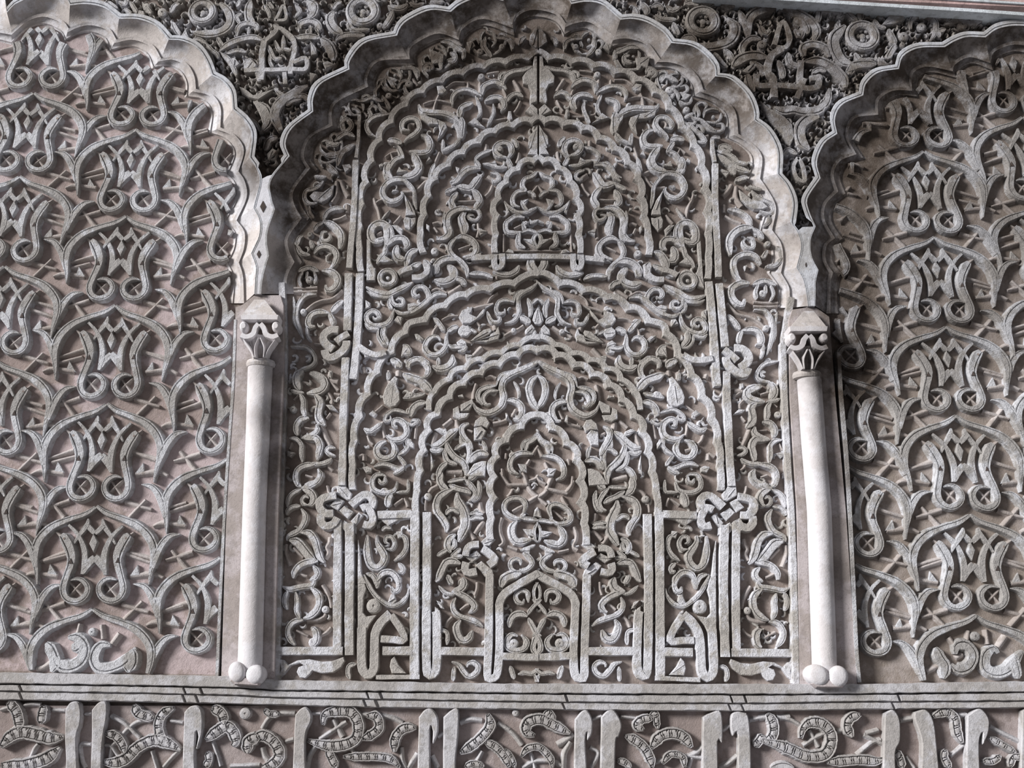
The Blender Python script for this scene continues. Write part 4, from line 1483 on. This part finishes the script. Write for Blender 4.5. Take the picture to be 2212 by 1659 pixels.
# ================= string course under the panels
def edge_pts(txt): return [tuple(float(v) for v in q.split(',')) for q in txt.split()]
E = [edge_pts('-60,1450 0,1451 250,1455 500,1459 600,1467 860,1471 1100,1475 1400,1476 1640,1475.5 1850,1476 2212,1470 2280,1468'),
     edge_pts('-60,1477 0,1478 250,1481 500,1486 600,1492 860,1495 1100,1498.5 1400,1500.5 1640,1501 1850,1500 2212,1495.5 2280,1494'),
     edge_pts('-60,1492 0,1493.5 250,1497 500,1502 600,1507.5 860,1512 1100,1516 1400,1519 1640,1520 1850,1516.5 2212,1514.5 2280,1513'),
     edge_pts('-60,1511 0,1512.5 250,1516 500,1521 600,1524 860,1530 1100,1533 1400,1536 1640,1537 1850,1533.5 2212,1530 2280,1529')]
def ey(i, x): return float(np.interp(x, [p[0] for p in E[i]], [p[1] for p in E[i]]))
TS = thing('string_course', 'horizontal triple band moulding of worn plaster running under all panels', 'moulding', at=(1106, 1500, 0))
def band(i, j, x0, x1, top, sl0=0, sl1=0, gap=1.3):
    xs = np.linspace(x0, x1, max(3, int((x1-x0)/14)+1)); up = []; dn = []
    for x in xs:
        a, b = (sl0 if x == xs[0] else 0), (sl1 if x == xs[-1] else 0)
        up.append((x, ey(i, x)+gap+random.uniform(-.8,.8))); dn.append((x+a+b, ey(j, x)-gap+random.uniform(-.8,.8)))
    slab('fillet', up+dn[::-1], top, -.060, M_FRZ, TS, 1.8)
band(0, 1, -60, 2280, .004)
slab('fillet_bed', E[1]+E[3][::-1], -.016, -.060, M_FRZ, TS, 2.0)
cut2 = [-60, 41, 395, 430, 789, 822, 1222, 1228, 1575, 1612, 1940, 2280]
for a, b in ((-60,39),(43,394),(397,430),(434,790),(793,818),(823,1219),(1224,1577),(1580,1606),(1611,1938),(1943,2280)):
    band(1, 2, a, b, 0, 5 if a > 0 else 0, 5 if b < 2200 else 0, .9)
for a, b in ((-60,39),(43,392),(396,420),(424,783),(787,808),(814,1213),(1217,1572),(1576,1600),(1604,1925),(1930,2280)):
    band(2, 3, a, b, -.003, 6 if a > 0 else 0, 6 if b < 2200 else 0, .9)
# ================= inscription frieze at the foot
TF = thing('inscription_frieze', 'carved frieze of tall letter stems and ribbed curling leaves along the bottom edge', 'frieze', at=(1106, 1650, -.03))
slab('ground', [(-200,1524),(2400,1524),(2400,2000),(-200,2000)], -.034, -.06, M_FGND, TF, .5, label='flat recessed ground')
ZF = dict(base=-.036, B=-.004, K=-.004, S=-.012, T=-.020, P=-.002, O=-.014, R=-.012, L=-.010, bev=3.4, tw=.95)
for blk in FRIEZE:
    for k, w, pts in parse(blk): carve(k, w, pts, ZF, (M_FRZ, M_FRZ), TF)
for blk in FRIEZE_STEMS:
    for k, w, pts in parse(blk): slab('letter_stem', [p[:2] for p in cr(pts+[pts[0]], 4)[:-1]], -.002, -.036, M_FRZ, TF, 2.6)
# ================= cornice sliver at the top right
TK = thing('cornice', 'pink and pale blue plaster cornice crossing the upper right corner', 'moulding', at=(2000, 10, .02))
slab('fascia', [(1500,-200),(2400,-200),(2400,30),(2212,16),(1900,2),(1700,-10),(1500,-22)], .012, -.060, M_PINK, TK, 1)
stroke('edge_fillet', [(1500,-16,9),(1700,-2,9),(1900,10,9),(2100,22,9),(2212,30,9),(2400,42,9)], 'B', .024, -.060, M_BLUE, TK, step=20)
stroke('edge_fillet', [(1700,-30,5),(1900,-12,5),(2212,7,5),(2400,20,5)], 'B', .018, -.060, M_BLUE, TK, step=20)
# ================= past 300 alike leaves on one panel: the smallest become one joined part
lv = [o for o in TC.children if o.name.split('.')[0] == 'curved_leaf']
lv.sort(key=lambda o: -(o.dimensions.x*o.dimensions.z if o.dimensions.x else 0) if False else -max(abs(v.co.x-o.data.vertices[0].co.x)+abs(v.co.z-o.data.vertices[0].co.z) for v in o.data.vertices))
V, Fc = [], []
for o in lv[300:]:
    b = len(V); V += [tuple(v.co + TC.location) for v in o.data.vertices]; Fc += [tuple(b+i for i in p.vertices) for p in o.data.polygons]
    bpy.data.objects.remove(o)
if V:
    o = mesh('small_leaves', V, Fc, M_TOP, TC); o['kind'] = 'stuff'
